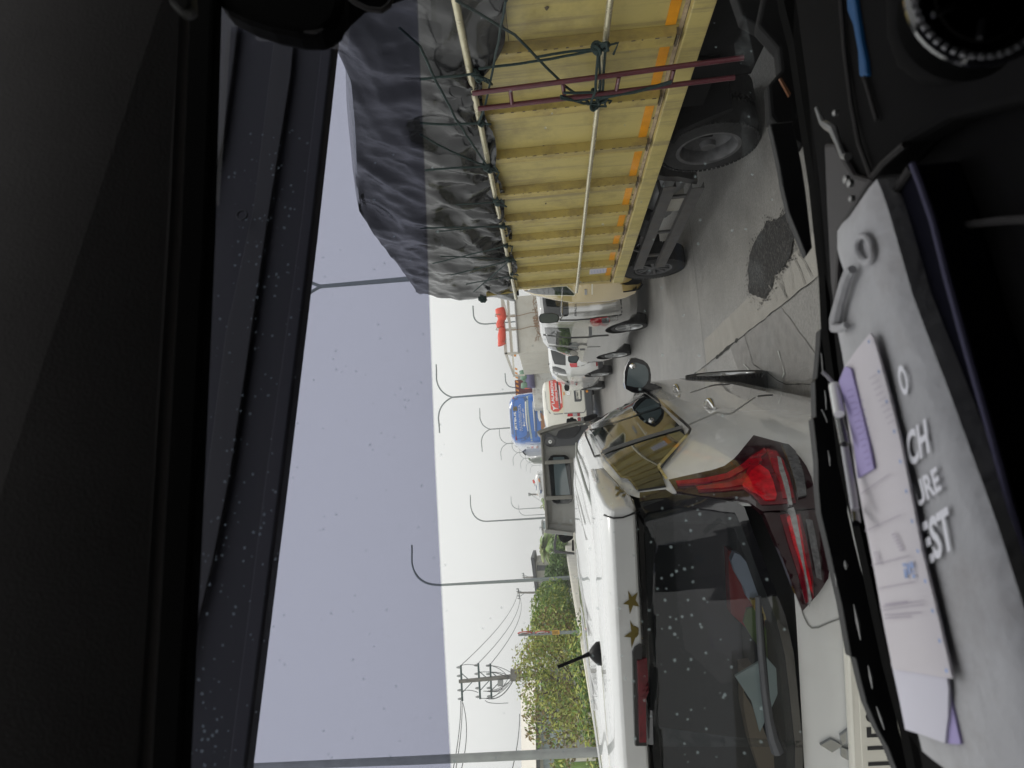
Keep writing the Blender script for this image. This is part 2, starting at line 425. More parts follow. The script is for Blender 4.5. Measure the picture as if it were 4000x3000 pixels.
mat('sheet_blue',(.36,.43,.45),.5,.1,var=.06,vs=1)
mat('bark',(.10,.075,.05),.9,var=.3,vs=10)
mat('leaf_lime',(.44,.47,.11),.55,var=.55,vs=1.3,coords='Object')
mat('leaf_green',(.20,.31,.07),.5,var=.5,vs=1.2)
mat('leaf_dark',(.085,.16,.04),.5,var=.5,vs=1.6)
mat('leaf_brown',(.26,.19,.08),.7,var=.4,vs=1.5)
mat('leaf_palm',(.25,.30,.08),.5,var=.4,vs=1.5)
mat('grass_base',(.10,.11,.05),.95,var=.4,vs=.4)
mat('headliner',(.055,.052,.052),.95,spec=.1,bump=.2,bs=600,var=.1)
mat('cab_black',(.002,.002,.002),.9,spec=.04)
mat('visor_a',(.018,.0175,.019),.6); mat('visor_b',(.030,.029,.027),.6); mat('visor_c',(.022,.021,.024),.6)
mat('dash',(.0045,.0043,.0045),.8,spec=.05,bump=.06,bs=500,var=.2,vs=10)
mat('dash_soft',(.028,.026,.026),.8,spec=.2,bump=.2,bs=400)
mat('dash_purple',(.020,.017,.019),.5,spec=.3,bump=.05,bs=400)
mat('blue_strip',(.004,.06,.17),.5,spec=.2)
mat('silver_trim',(.20,.20,.20),.35,.5)
mat('pouch',(.40,.40,.415),.85,spec=.2,bump=.25,bs=60,var=.09,vs=14,dirt=(.26,.24,.23,.55),ds=9)
mat('pouch_print',(.72,.72,.77),.7)
mat('piping',(.045,.042,.085),.8)
mat('navy_cloth',(.006,.006,.011),.95,spec=.05,bump=.1,bs=400)
mat('paper_pink',(.57,.54,.575),.8,var=.02)
mat('paper_white',(.58,.57,.65),.8,var=.02)
mat('paper_violet',(.36,.31,.56),.8,var=.05,vs=30)
mat('paper_ink',(.36,.32,.39),.8); mat('paper_violet_ink',(.20,.16,.36),.8); mat('stamp',(.20,.30,.55),.8,var=.4,vs=80)
mat('pen_clear',(.35,.34,.38),.15,coat=1); mat('pen_white',(.8,.8,.8),.4)
mat('red_basket',(.45,.03,.025),.5); mat('cloth_blue',(.62,.68,.80),.8,bump=.8,bs=14); mat('cardboard',(.36,.27,.18),.85)
mat('sheet_pale',(.62,.72,.68),.6); mat('skin_dark',(.10,.045,.03),.6)
mat('packet_yellow',(.62,.42,.08),.4)
pane_mat('windscreen_clear',(.97,.975,.97),fresnel=False,gloss=.03)
pane_mat('windscreen_tint',(.39,.40,.50),fresnel=False,gloss=.02)
pane_mat('car_rear_glass',(.62,.65,.67),fresnel=False,gloss=.035,rough=.03,diff=(.20,.22,.25,.05))
def dust_mat():
    m=bpy.data.materials.new('dust'); m.use_nodes=True; t=m.node_tree; N=t.nodes; L=t.links; N.clear()
    out=N.new('ShaderNodeOutputMaterial'); tr=N.new('ShaderNodeBsdfTransparent'); df=N.new('ShaderNodeBsdfTranslucent'); df.inputs[0].default_value=(.55,.66,.68,1)
    ms=N.new('ShaderNodeMixShader'); ms.inputs[0].default_value=.36
    L.new(tr.outputs[0],ms.inputs[1]); L.new(df.outputs[0],ms.inputs[2]); L.new(ms.outputs[0],out.inputs[0]); MATS['dust']=m
dust_mat()
def smear_mat():
    m=bpy.data.materials.new('smear'); m.use_nodes=True; t=m.node_tree; N=t.nodes; L=t.links; N.clear()
    out=N.new('ShaderNodeOutputMaterial'); tr=N.new('ShaderNodeBsdfTransparent'); df=N.new('ShaderNodeBsdfTranslucent'); df.inputs[0].default_value=(.6,.66,.68,1)
    ms=N.new('ShaderNodeMixShader'); tc=N.new('ShaderNodeTexCoord'); no=N.new('ShaderNodeTexNoise'); no.inputs['Scale'].default_value=14; no.inputs['Detail'].default_value=5
    mr=N.new('ShaderNodeMapRange'); mr.inputs[1].default_value=.5; mr.inputs[2].default_value=.8; mr.inputs[4].default_value=.14
    L.new(tc.outputs['Object'],no.inputs[0]); L.new(no.outputs[0],mr.inputs[0]); L.new(mr.outputs[0],ms.inputs[0])
    L.new(tr.outputs[0],ms.inputs[1]); L.new(df.outputs[0],ms.inputs[2]); L.new(ms.outputs[0],out.inputs[0]); MATS['smear']=m
smear_mat()
def concrete_road():
    m=bpy.data.materials.new('concrete_road'); m.use_nodes=True; t=m.node_tree; N=t.nodes; L=t.links; b=N['Principled BSDF']; b.inputs['Roughness'].default_value=.42; b.inputs['Specular IOR Level'].default_value=.75
    tc=N.new('ShaderNodeTexCoord')
    def noise_(s,d=6,r=.6,off=0):
        n=N.new('ShaderNodeTexNoise'); n.inputs['Scale'].default_value=s; n.inputs['Detail'].default_value=d; n.inputs['Roughness'].default_value=r
        mp=N.new('ShaderNodeMapping'); mp.inputs['Location'].default_value=(off,off,0); L.new(tc.outputs['Object'],mp.inputs[0]); L.new(mp.outputs[0],n.inputs['Vector']); return n.outputs[0]
    def rng(i,a,b_,c,d):
        r=N.new('ShaderNodeMapRange'); r.inputs[1].default_value=a; r.inputs[2].default_value=b_; r.inputs[3].default_value=c; r.inputs[4].default_value=d; L.new(i,r.inputs[0]); return r.outputs[0]
    def mul(a,b_):
        q=N.new('ShaderNodeMath'); q.operation='MULTIPLY'; L.new(a,q.inputs[0]); L.new(b_,q.inputs[1]); return q.outputs[0]
    big=rng(noise_(.45,5),.3,.7,.74,1.18); mid=rng(noise_(3.5,7,.7,3),.3,.7,.76,1.16); fine=rng(noise_(38,5,.8,9),.35,.62,.62,1.18)
    pits=rng(noise_(95,3,.8,4),.28,.36,.45,1)
    # broom grooves across the lane
    wv=N.new('ShaderNodeTexWave'); wv.bands_direction='Y'; wv.inputs['Scale'].default_value=13; wv.inputs['Distortion'].default_value=1.2; wv.inputs['Detail'].default_value=2; wv.inputs['Detail Scale'].default_value=3
    L.new(tc.outputs['Object'],wv.inputs['Vector'])
    gm=rng(noise_(.9,4,.6,7),.38,.55,0,1); gv=rng(wv.outputs[0],0,.5,.62,1.0)
    mixg=N.new('ShaderNodeMix'); mixg.inputs[2].default_value=1; L.new(gm,mixg.inputs[0]); L.new(gv,mixg.inputs[3])
    v=mul(mul(mul(big,mid),mul(fine,pits)),mixg.outputs[0])
    sc_=N.new('ShaderNodeVectorMath'); sc_.operation='SCALE'; sc_.inputs[0].default_value=(.215,.208,.196); L.new(v,sc_.inputs['Scale']); L.new(sc_.outputs[0],b.inputs['Base Color'])
    bp=N.new('ShaderNodeBump'); bp.inputs['Strength'].default_value=.6; bp.inputs['Distance'].default_value=.006; L.new(v,bp.inputs['Height']); L.new(bp.outputs[0],b.inputs['Normal'])
    MATS['concrete_road']=m
concrete_road()
mat('patch_conc',(.27,.26,.24),.85,var=.1,vs=5,bump=.4,bs=60,dirt=(.24,.22,.2,.4),ds=7)
mat('patch_dark',(.215,.21,.205),.85,var=.16,vs=9,bump=.5,bs=70)
mat('asphalt_wet',(.016,.016,.017),.7,spec=.2,var=.6,vs=60,bump=1.0,bs=60,dirt=(.20,.19,.175,.55),ds=48)
mat('oil_drip',(.13,.125,.11),.5,var=.3,vs=30)
mat('crack',(.02,.02,.018),.9)
def streaks(m,col,amt):
    t=m.node_tree; N=t.nodes; L=t.links; b=N['Principled BSDF']; src=b.inputs['Base Color'].links[0].from_socket; tc=[n for n in N if n.type=='TEX_COORD'][0]
    for sc_,lo,hi,a in (((1,9,.5),.50,.66,amt),((1,1.3,1.1),.54,.70,amt*.8)):
        mp=N.new('ShaderNodeMapping'); mp.inputs['Scale'].default_value=sc_; L.new(tc.outputs['Object'],mp.inputs[0])
        n=N.new('ShaderNodeTexNoise'); n.inputs['Scale'].default_value=1.6; n.inputs['Detail'].default_value=8; n.inputs['Roughness'].default_value=.7; L.new(mp.outputs[0],n.inputs['Vector'])
        r=N.new('ShaderNodeMapRange'); r.inputs[1].default_value=lo; r.inputs[2].default_value=hi; r.inputs[4].default_value=a; L.new(n.outputs[0],r.inputs[0])
        mi=N.new('ShaderNodeMix'); mi.data_type='RGBA'; mi.inputs[7].default_value=(*col,1); L.new(r.outputs[0],mi.inputs[0]); L.new(src,mi.inputs[6]); src=mi.outputs[2]
    L.new(src,b.inputs['Base Color'])
streaks(MATS['yellow_paint'],(.26,.21,.11),.8); streaks(MATS['yellow_rib'],(.19,.15,.085),.8); streaks(MATS['roof_dirt_paint'],(.35,.31,.27),.4)
# ================================================================ SETTING
g=MB(); g.add([(-180,-12,-.02),(180,-12,-.02),(180,500,-.02),(-180,500,-.02)],[(0,1,2,3)]); tag(g.build('ground',MATS['grass_base']),kind='structure')
g=MB(); g.add([(-3.72,-11,0),(17,-11,0),(17,495,0),(-3.72,495,0)],[(0,1,2,3)]); tag(g.build('road',MATS['concrete_road']),kind='structure')
def sheet(name,poly,z,m,jag=0):
    pts=[]
    for i,p in enumerate(poly):
        a=Vector(p); b=Vector(poly[(i+1)%len(poly)]); k=max(1,int((b-a).length/.04)) if jag else 1
        for j in range(k):
            q=a+(b-a)*j/k
            if jag: q+=Vector((noise.noise(Vector((q.x*9,q.y*9,1))),noise.noise(Vector((q.x*9,q.y*9,7)))))*jag+Vector((noise.noise(Vector((q.x*34,q.y*34,1))),noise.noise(Vector((q.x*34,q.y*34,7)))))*jag*.5
            pts.append(q)
    v2,e2,f2,*_=delaunay_2d_cdt([Vector(p) for p in pts],[(i,(i+1)%len(pts)) for i in range(len(pts))],[],1,1e-5)
    m_=MB(); m_.add([(p.x,p.y,z) for p in v2],[list(q) for q in f2]); return tag(m_.build(name,m),kind='structure')
# concrete repairs, joints, the wet cold-mix patch and its run-off
G=lambda *pp:[tuple(atZ(x,y)[:2]) for x,y in pp]
sheet('road_repair_strip',[(1.20,3.2),(1.47,3.2),(1.47,7.34),(1.20,7.34)],.004,MATS['patch_conc'],.006)
sheet('road_repair_slab',[(.55,4.2),(1.19,4.9),(1.19,6.35),(.75,6.05)],.004,MATS['patch_dark'],.01)
sheet('road_repair_slab',[(.70,7.6),(1.19,7.45),(1.19,9.6),(.62,9.8)],.004,MATS['patch_conc'],.01)
def line(pts,wd,z,m,name='road_joint',jit=.0):
    m_=MB(); P=[]
    for a,b in zip(pts,pts[1:]):
        a=Vector(a);b=Vector(b);k=max(1,int((b-a).length/.06)); P+=[a+(b-a)*j/k for j in range(k)]
    P.append(Vector(pts[-1])); vs=[]
    for i,p in enumerate(P):
        d=(P[min(i+1,len(P)-1)]-P[max(i-1,0)]).normalized(); q=Vector((-d.y,d.x)); r=wd*(1+jit*2*noise.noise(Vector((p.x*14,p.y*14,3)))); o_=q*jit*.02*noise.noise(Vector((p.x*5,p.y*5,9)))
        vs+=[(*(p+o_+q*r/2),z),(*(p+o_-q*r/2),z)]
    m_.add(vs,[(2*i,2*i+1,2*i+3,2*i+2) for i in range(len(P)-1)]); return tag(m_.build(name,m),kind='structure')
line([(1.195,.5),(1.195,9.5)],.006,.008,MATS['crack'],jit=.6)
line([(1.20,6.05),(1.19,6.9)],.022,.0085,MATS['crack'],jit=.9)
line([(1.19,7.9),(1.2,9.1)],.022,.0085,MATS['crack'],jit=.9)
for k in range(14): line([(-3.7,7.36+5*k),(12,7.36+5*k)],.007+.0005*k,.009,MATS['crack'],jit=.5)
line([(1.2,5.85),(.9,5.7),(.62,5.0),(.5,4.2)],.006,.0088,MATS['crack'],jit=.7)
P=G((3085,815),(3062,838),(3050,855),(3000,870),(2985,905),(2950,940),(2940,975),(2928,1030),(2925,1085),(2932,1140),(2950,1165),(2980,1175),(3000,1150),(3015,1115),(3030,1080),(3050,1060),(3070,1035),(3090,1010),(3105,960),(3115,905),(3110,850))
sheet('wet_asphalt_patch',P,.0125,MATS['asphalt_wet'],.045)
rnd=random.Random(6); m_=MB(); cx=sum(p[0] for p in P)/len(P); cy=sum(p[1] for p in P)/len(P)
for k in range(420):
    a,b=rnd.choice(list(zip(P,P[1:]+P[:1]))); t=rnd.random(); x=a[0]+(b[0]-a[0])*t; y=a[1]+(b[1]-a[1])*t; u=abs(rnd.gauss(0,.045)); L_=math.hypot(x-cx,y-cy); x+=(x-cx)/L_*u; y+=(y-cy)/L_*u; r=rnd.uniform(.002,.009); k0=len(m_.v)
    m_.v+=[Vector((x+math.cos(q)*r*rnd.uniform(.6,1.2),y+math.sin(q)*r*rnd.uniform(.6,1.2),.0118)) for q in (0,1.05,2.1,3.14,4.2,5.2)]; m_.f.append(list(range(k0,k0+6))); m_.m.append(0)
tag(m_.build('loose_asphalt_grit',MATS['asphalt_wet']),kind='stuff')
for (a,b,wd) in (((3030,1080),(3085,1175),.014),((3045,1060),(3075,1165),.012),((3060,1045),(3062,1140),.01),((3010,1110),(3040,1180),.016),((3085,1015),(3105,1130),.012),((3100,985),(3150,1110),.018),((3108,960),(3178,1085),.012),((3112,930),(3130,1000),.02)):
    line([tuple(atZ(*a)[:2]),tuple(atZ((a[0]+b[0])/2+4,(a[1]+b[1])/2)[:2]),tuple(atZ(*b)[:2])],wd*.55,.0135,MATS['oil_drip'],'oil_streak',jit=.9)
mat('cement_spill',(.40,.42,.40),.7)
for a,b in (((3045,1370),(3068,1450)),((3070,1455),(3062,1475)),((2910,1420),(2950,1460))): line([tuple(atZ(*a)[:2]),tuple(atZ(*b)[:2])],.012,.0128,MATS['cement_spill'],'cement_spill',jit=1.2)
# left concrete barrier
BX=-3.7
wt=empty('concrete_barrier',(BX,40,0),0,'long pale concrete wall along the left edge of the road','barrier')
for k in range(26):
    y0=-2+6.0*k; m_=MB()
    pr=[(BX+.22,0),(BX+.2,.25),(BX+.04,.6),(BX,1.40),(BX-.02,1.455),(BX-.2,1.455),(BX-.22,1.4),(BX-.3,0)]
    m_.prism([(x,y0+.012,z) for x,z in pr],(0,5.976,0)); m_.build('wall_segment',MATS['concrete_wall'],wt)
m_=MB(); m_.box((BX-.11,75,.6),(.1,156,1.2)); m_.build('wall_core',MATS['concrete_wall'],wt)
# ---------------------------------------------------------------- lamps
def arc(p0,p1,p2,n=10):
    p0,p1,p2=Vector(p0),Vector(p1),Vector(p2); return [(p0*(1-t)**2+p1*2*t*(1-t)+p2*t*t) for t in [i/n for i in range(n+1)]]
def lamp_median(Y,label):
    e=empty('street_lamp',(6.4,Y,0),0,label,'street lamp','double-armed street lamps in the median')
    m_=MB(); m_.tube([(6.4,Y,0),(6.4,Y,4),(6.4,Y,8.45)],[.11,.09,.06],10); m_.build('post',MATS['lamp_post'],e,smooth=True)
    for s in (-1,1):
        m_=MB(); m_.tube(arc((6.4,Y,8.4),(6.4+s*.35,Y,9.35),(6.4+s*1.35,Y,9.45))+[Vector((6.4+s*2.0,Y,9.42))],.05,8); a=m_.build('arm',MATS['lamp_post'],e,smooth=True)
        m_=MB(); m_.box((6.4+s*2.15,Y,9.42),(.5,.16,.07)); m_.build('lamp_head',MATS['lamp_post'],e,bevel=.02)
for Y,l in zip((19,45,72,98,127,155,185,216),('nearest double-armed street lamp, partly behind the tarp of the yellow truck','double-armed street lamp just right of the blue bus roof','double-armed street lamp rising behind the blue bus','double-armed street lamp between the blue bus and the white slanted cab','fourth double-armed lamp behind the bus, above the grey cab','fifth double-armed lamp behind the bus, above the grey cab','small distant double-armed lamp right of the white bus','smallest and farthest of the double-armed lamps')): lamp_median(Y,l)
def lamp_left(Y,bx,tip,label,near=False,r=.075):
    e=empty('street_lamp',(bx,Y,0),0,label,'street lamp','single-armed street lamps on the left barrier')
    m_=MB(); m_.tube([(bx,Y,0),(bx,Y,4),(bx+.02,Y,7.6)],[r*1.25,r*1.05,r*.7],12); m_.build('post',MATS['post_near' if near else 'lamp_post'],e,smooth=True)
    m_=MB(); m_.tube(arc((bx+.02,Y,7.5),(bx+.05,Y,8.75),(bx+tip,Y,8.85))+[Vector((bx+tip+.5,Y,8.83))],[r*.7]*8+[r*.55]*4,8); m_.build('arm',MATS['lamp_post'],e,smooth=True)
    m_=MB(); m_.box((bx+tip+.6,Y,8.82),(.4,.14,.06)); m_.build('lamp_head',MATS['lamp_post'],e,bevel=.02)
lamp_left(9.5,-3.56,1.3,'weathered grey lamp post closest to the camera at the left edge of the road',True,.052)
lamp_left(32,-4.36,1.15,'single-armed grey street lamp standing in front of the small hut')
lamp_left(55,-2.66,1.45,'single-armed grey street lamp rising behind the grey pickup cab')
for Y,bx,l in ((105,-3.5,'faint single-armed lamp just right of the long single-armed one'),(125,-5.4,'faint distant single-armed lamp between the grey cab and the blue houses')): lamp_left(Y,bx,1.3,l)
for Y,X,z,l in ((60,9.4,5.6,'thin curved lamp right of the dark red container'),(45,11.8,6.6,'thin curved lamp above the red rolled tarp of the pale truck')):
    e=empty('street_lamp',(X,Y,0),0,l,'street lamp','curved lamps beyond the right lane')
    m_=MB(); m_.tube([(X-.4,Y,0),(X-.4,Y,z-.9)]+arc((X-.4,Y,z-.9),(X-.4,Y,z-.1),(X+.3,Y,z))+[Vector((X+1.0,Y,z))],.05,8); m_.build('post',MATS['lamp_post'],e,smooth=True)
# ---------------------------------------------------------------- utility poles and wires
def tubes_px(name,pts,D,r,m,parent,n=6):
    mb=MB(); mb.tube([atY(x,y,D) for x,y in pts],r,n); return mb.build(name,m,parent,smooth=True)
def upole(D,base,top,arms,label,extra=True,r=.13):
    b=atY(*base,D); t=atY(*top,D); e=empty('utility_pole',(b.x,D,-0.02),0,label,'utility pole','utility poles beside the road')
    m_=MB(); m_.tube([(b.x,D,0),b,t],[r*1.2,r*1.1,r*.8],10); m_.build('pole',MATS['pole_conc'],e,smooth=True)
    for k,(p,q) in enumerate(arms):
        a,c=atY(*p,D),atY(*q,D); m_=MB(); m_.bar(a,c,.10,.10); ar=m_.build('crossarm',MATS['cross_steel'],e)
        for f_ in (.06,.3,.7,.94):
            m_=MB(); s_=a.lerp(c,f_); m_.tube([s_,s_+Vector((0,0,.12)),s_+Vector((0,0,.26))],[.05,.075,.035],8); m_.build('insulator',MATS['insulator'],ar,smooth=True)
        m_=MB(); mid=a.lerp(c,.5)
        for f_ in (.22,.78):
            s_=a.lerp(c,f_); m_.tube([s_,mid-Vector((0,0,.6))],.025,5)
        m_.build('brace',MATS['cross_steel'],e)
    return e
P1=upole(40,(2115,2632),(1793,2662),[((1800,2598),(1806,2738)),((1868,2590),(1876,2730)),((1915,2592),(1920,2728))],'concrete utility pole with three crossarms and a transformer above the bushes')
m_=MB(); a,b=atY(2000,2637,39.7),atY(2030,2637,39.7); m_.tube([b,a],.33,12); m_.tube([a,a+Vector((0,0,.06))],.36,12); m_.build('transformer',MATS['pole_conc'],P1,smooth=True)
m_=MB(); m_.tube([atY(1945,2668,39.8),atY(1965,2668,39.8)],.18,10); m_.build('switch_box',MATS['insulator'],P1,smooth=True)
random.seed(3); m_=MB()
for k in range(12):
    y0=random.choice((2598,2625,2700,2728)); p=(1870+random.uniform(-5,50),y0); q=(1985+random.uniform(0,30),2640+random.uniform(-14,14)); c=((p[0]+q[0])/2+10,y0+random.uniform(-22,22))
    m_.tube(arc(atY(*p,39.6),atY(*c,39.6),atY(*q,39.6),8),.018,4)
for p,c,q in (((1800,2600),(1830,2590),(1868,2602)),((1803,2700),(1832,2690),(1868,2705)),((1896,2735),(1900,2752),(1985,2746)),((1896,2700),(1960,2710),(1972,2670))): m_.tube(arc(atY(*p,39.6),atY(*c,39.6),atY(*q,39.6),8),.018,4)
m_.build('jumper_wires',MATS['wire'],P1)
P2=upole(75,(2100,2315),(2022,2315),[((2024,2298),(2031,2340))],'distant utility pole with one crossarm behind the hut roof',r=.11)
P3=upole(90,(2090,2255),(2042,2255),[((2045,2238),(2050,2272))],'smaller utility pole right of the hut roof pole',r=.1)
P4=upole(85,(2140,1931),(2071,1931),[((2070,1926),(2072,1936))],'lone thin pole right behind the white bus',r=.12)
def wire(a,b,sag,Da,Db,label,r=.02):
    p,q=atY(*a,Da),atY(*b,Db); mb=MB(); pts=[p.lerp(q,t)-Vector((0,0,sag*4*t*(1-t))) for t in [i/14 for i in range(15)]]
    mb.tube(pts,r,5); tag(mb.build('overhead_wire',MATS['wire'],origin=p),label,'wire','overhead power wires')
wire((1800,2600),(2024,2300),.8,40,75,'uppermost wire sagging from the transformer pole to the hut pole')
wire((1868,2592),(2028,2320),.8,40,75,'middle wire sagging from the transformer pole to the hut pole')
wire((1918,2592),(2032,2338),.7,40,75,'lowest wire sagging from the transformer pole to the hut pole')
wire((1800,2738),(1765,3030),.1,40,30,'topmost of the wires running left from the transformer pole')
wire((1805,2735),(1776,3030),.1,40,30,'second wire from the top running left from the transformer pole')
wire((1808,2745),(1796,3030),.25,40,30,'lowest wire running left from the transformer pole')
wire((2030,2790),(1995,3030),.1,40,30,'single wire crossing in front of the cream warehouse roof')
wire((2072,1931),(2140,2035),1.2,85,130,'faint wire running left from the lone pole behind the white bus')
# ---------------------------------------------------------------- buildings on the left
D=60
hb=atY(2150,2250,D); e=empty('hut',(hb.x,D,0),0,'small grey hut with a dark sloping roof behind the bushes','building')
m_=MB(); a,b=atY(2092,2198,D),atY(2098,2312,D); m_.prism([(a.x,D,0),(b.x,D,0),(b.x,D,b.z),(a.x,D,a.z)],(0,6,0)); m_.build('wall',MATS['hut_wall'],e)
m_=MB(); a,b=atY(2073,2180,D-.3),atY(2092,2322,D-.3); m_.prism([a,b,b+Vector((0,0,-.28)),a+Vector((0,0,-.28))],(0,7,0)); m_.build('roof',MATS['dark_roof'],e)
m_=MB(); a,b,c,d_=atY(2097,2208,D-.02),atY(2097,2230,D-.02),atY(2142,2228,D-.02),atY(2142,2208,D-.02); m_.prism([a,b,c,d_],(0,.05,0)); m_.build('window',MATS['hut_dark'],e)
m_=MB(); a,b,c,d_=atY(2100,2255,D-.02),atY(2102,2300,D-.02),atY(2130,2300,D-.02),atY(2130,2255,D-.02); m_.prism([a,b,c,d_],(0,.05,0)); m_.build('window',MATS['grey_steel'],e)
wx=atY(2100,2900,D); e=empty('warehouse',(wx.x,D,0),0,'long warehouse with cream roof and pale blue sheet walls at the left','building')
m_=MB(); m_.prism([atY(2036,2700,D+4),atY(2040,3150,D+4),atY(2096,3150,D-1.5),atY(2090,2640,D-1.5)],(0,.3,.05)); m_.prism([atY(2036,2700,D+4),atY(2040,3150,D+4),atY(2040,3150,D+4)-Vector((0,0,3)),atY(2036,2700,D+4)-Vector((0,0,3))],(0,.2,0)); m_.build('roof',MATS['cream_roof'],e)
m_=MB(); m_.prism([atY(2092,2655,D-1),atY(2098,3150,D-1),atY(2112,3150,D-1),atY(2104,2655,D-1)],(0,.3,0)); m_.build('fascia',MATS['dark_roof'],e)
m_=MB(); A,B=atY(2110,2800,D),atY(2112,3150,D); n=60
vs=[];fs=[]
for i in range(n+1):
    p=A.lerp(B,i/n); o_=.06*(1 if i%4<2 else 0); vs+=[(p.x,D+o_,A.z),(p.x,D+o_,0)]
m_.add(vs,[(2*i,2*i+1,2*i+3,2*i+2) for i in range(n)]); m_.build('wall',MATS['sheet_blue'],e)
m_=MB(); A,B=atY(2110,2640,D+.5),atY(2110,2805,D+.5); m_.prism([(A.x,D+.5,0),(B.x,D+.5,0),(B.x,D+.5,A.z),(A.x,D+.5,A.z)],(0,2,0)); m_.build('wall',MATS['hut_dark'],e)
e=empty('panel_fence',(-12,34,0),0,'low grey precast concrete panel fence with posts below the warehouse','fence')
for k in range(7):
    x0=-23+2.0*k; m_=MB(); m_.box((x0+1,34,.95),(1.86,.06,1.3)); m_.box((x0+1,34.02,2.0),(1.86,.05,.7)) if k%2 else None; m_.build('panel',MATS['hut_wall'],e)
    m_=MB(); m_.box((x0,33.95,1.15),(.14,.16,2.3)); m_.build('post',MATS['concrete_wall'],e)
# far pale blue houses and roofs near the palm
D=95
for (x0,y0,x1,y1,m,l) in ((2120,2042,2160,2066,'sheet_blue','pale blue distant house with a flat roof left of the grey cab corner'),(2122,2066,2160,2082,'white_ink','small white distant house between two blue ones'),(2128,2083,2165,2100,'sheet_blue','lower pale blue distant house beside the palm')):
    a=atY(x0,(y0+y1)/2,D); e=empty('house',(a.x,D,0),0,l,'building','pale distant houses by the palm')
    m_=MB(); p,q=atY(x0,y0,D),atY(x0,y1,D); m_.prism([(p.x,D,0),(q.x,D,0),(q.x,D,q.z),(p.x,D,p.z)],(0,5,0)); m_.build('wall',MATS[m],e)
    m_=MB(); m_.prism([(p.x+.2,D-.2,p.z),(q.x-.2,D-.2,q.z),(q.x-.2,D-.2,q.z+.2),(p.x+.2,D-.2,p.z+.2)],(0,5.5,0)); m_.build('roof',MATS['grey_steel'],e)
    m_=MB(); m_.box(((p.x+q.x)/2,D-.03,p.z-.75),(.5,.05,.5)); m_.build('window',MATS['hut_dark'],e)
e=empty('roof_antenna',tuple(atY(2112,2060,94)),0,'thin roof antenna standing on the pale blue distant house','antenna')
m_=MB(); m_.tube([atY(2118,2060,94),atY(2106,2062,94)],.03,5); m_.tube([atY(2110,2053,94),atY(2109,2070,94)],.025,5); m_.build('mast',MATS['wire'],e)
# ---------------------------------------------------------------- vegetation
def leaves(mb,c,rad,n,size,seed,flat=.0,clump=.55,mi=0,thr=-.15,hang=0):
    rnd=random.Random(seed); c=Vector(c); k=0; tries=0
    while k<n and tries<n*12:
        tries+=1
        p=Vector((rnd.uniform(-1,1),rnd.uniform(-1,1),rnd.uniform(-1,1)))
        if p.length>1: continue
        edge=1+.28*noise.noise(p*2.3+Vector((seed,0,0)))
        if p.length>edge*.97: continue
        q=c+Vector((p.x*rad[0],p.y*rad[1],p.z*rad[2]))
        if noise.noise(q*(1/clump)+Vector((seed*3.1,0,0)))<thr: continue
        s=size*rnd.uniform(.55,1.35); d=Vector((rnd.gauss(0,1),rnd.gauss(0,1),rnd.gauss(0,.6)-hang)).normalized(); u=d.orthogonal().normalized(); u.rotate(Matrix.Rotation(rnd.uniform(0,6.28),3,d))
        i=len(mb.v); mb.v+=[q-d*s*.6,q+u*s*.26,q+d*s*.7+Vector((0,0,-s*.1)),q-u*s*.26]; mb.f.append([i,i+1,i+2,i+3]); mb.m.append(mi if isinstance(mi,int) else rnd.choice(mi)); k+=1
    return mb
def tree(name,base,crowns,mats,label,cat,group,limbs,size,seed,hang=0,trunk_r=.1,thr=-.12,clump=.6):
    e=empty(name,base,0,label,cat,group); m_=MB(); b=Vector(base)
    for L_ in limbs:
        pts=[Vector(p) for p in L_]; r0=trunk_r*(1 if L_ is limbs[0] else .55); fine=[]
        for a,c in zip(pts,pts[1:]): fine+=[a.lerp(c,t/5) for t in range(5)]
        fine.append(pts[-1]); fine=[p+Vector((noise.noise(p*1.7),noise.noise(p*1.7+Vector((5,0,0))),0))*.12 for p in fine]
        m_.tube(fine,[max(.012,r0*(1-.85*i/len(fine))) for i in range(len(fine))],6)
    m_.build('trunk',MATS['bark'],e,smooth=True)
    m_=MB()
    for i,(c,r,n) in enumerate(crowns): leaves(m_,c,r,n,size,seed+i*7,mi=list(range(len(mats))),hang=hang,thr=thr,clump=clump)
    m_.build('crown',[MATS[k] for k in mats],e); return e
def P_(x,y,D): return tuple(atY(x,y,D))
# the big loose bush above the car roof (upright photo: left)
D=22
b0=atY(2330,2700,D); bz=(b0.x,D,0)
tree('shrub_tree',bz,[(P_(2180,2620,D),(1.5,1.4,1.15),3300),(P_(2085,2560,D),(.95,1,.75),950),(P_(2230,2760,D),(1.2,1.2,.75),1300),(P_(2115,2720,D),(1.0,1,.8),520),(P_(2070,2640,D),(1.0,.9,.5),500)],['leaf_lime','leaf_lime','leaf_lime','leaf_green','leaf_brown'],
     'tall loose lime green shrub tree below the transformer pole','tree','roadside trees and bushes',
     [[bz,P_(2260,2690,D),P_(2170,2650,D),P_(2090,2600,D)],[P_(2290,2700,D),P_(2200,2760,D),P_(2110,2830,D)],[P_(2290,2700,D),P_(2220,2620,D),P_(2120,2520,D)],[P_(2270,2695,D),P_(2150,2700,D),P_(2060,2720,D)],[P_(2290,2700,D),P_(2240,2640,D),P_(2185,2560,D)],[P_(2150,2640,D),P_(2080,2570,D),P_(2040,2520,D)]],.092,11,hang=.3,trunk_r=.07,thr=-.02,clump=.45)
b0=atY(2320,2850,D+3); bz=(b0.x,D+3,0)
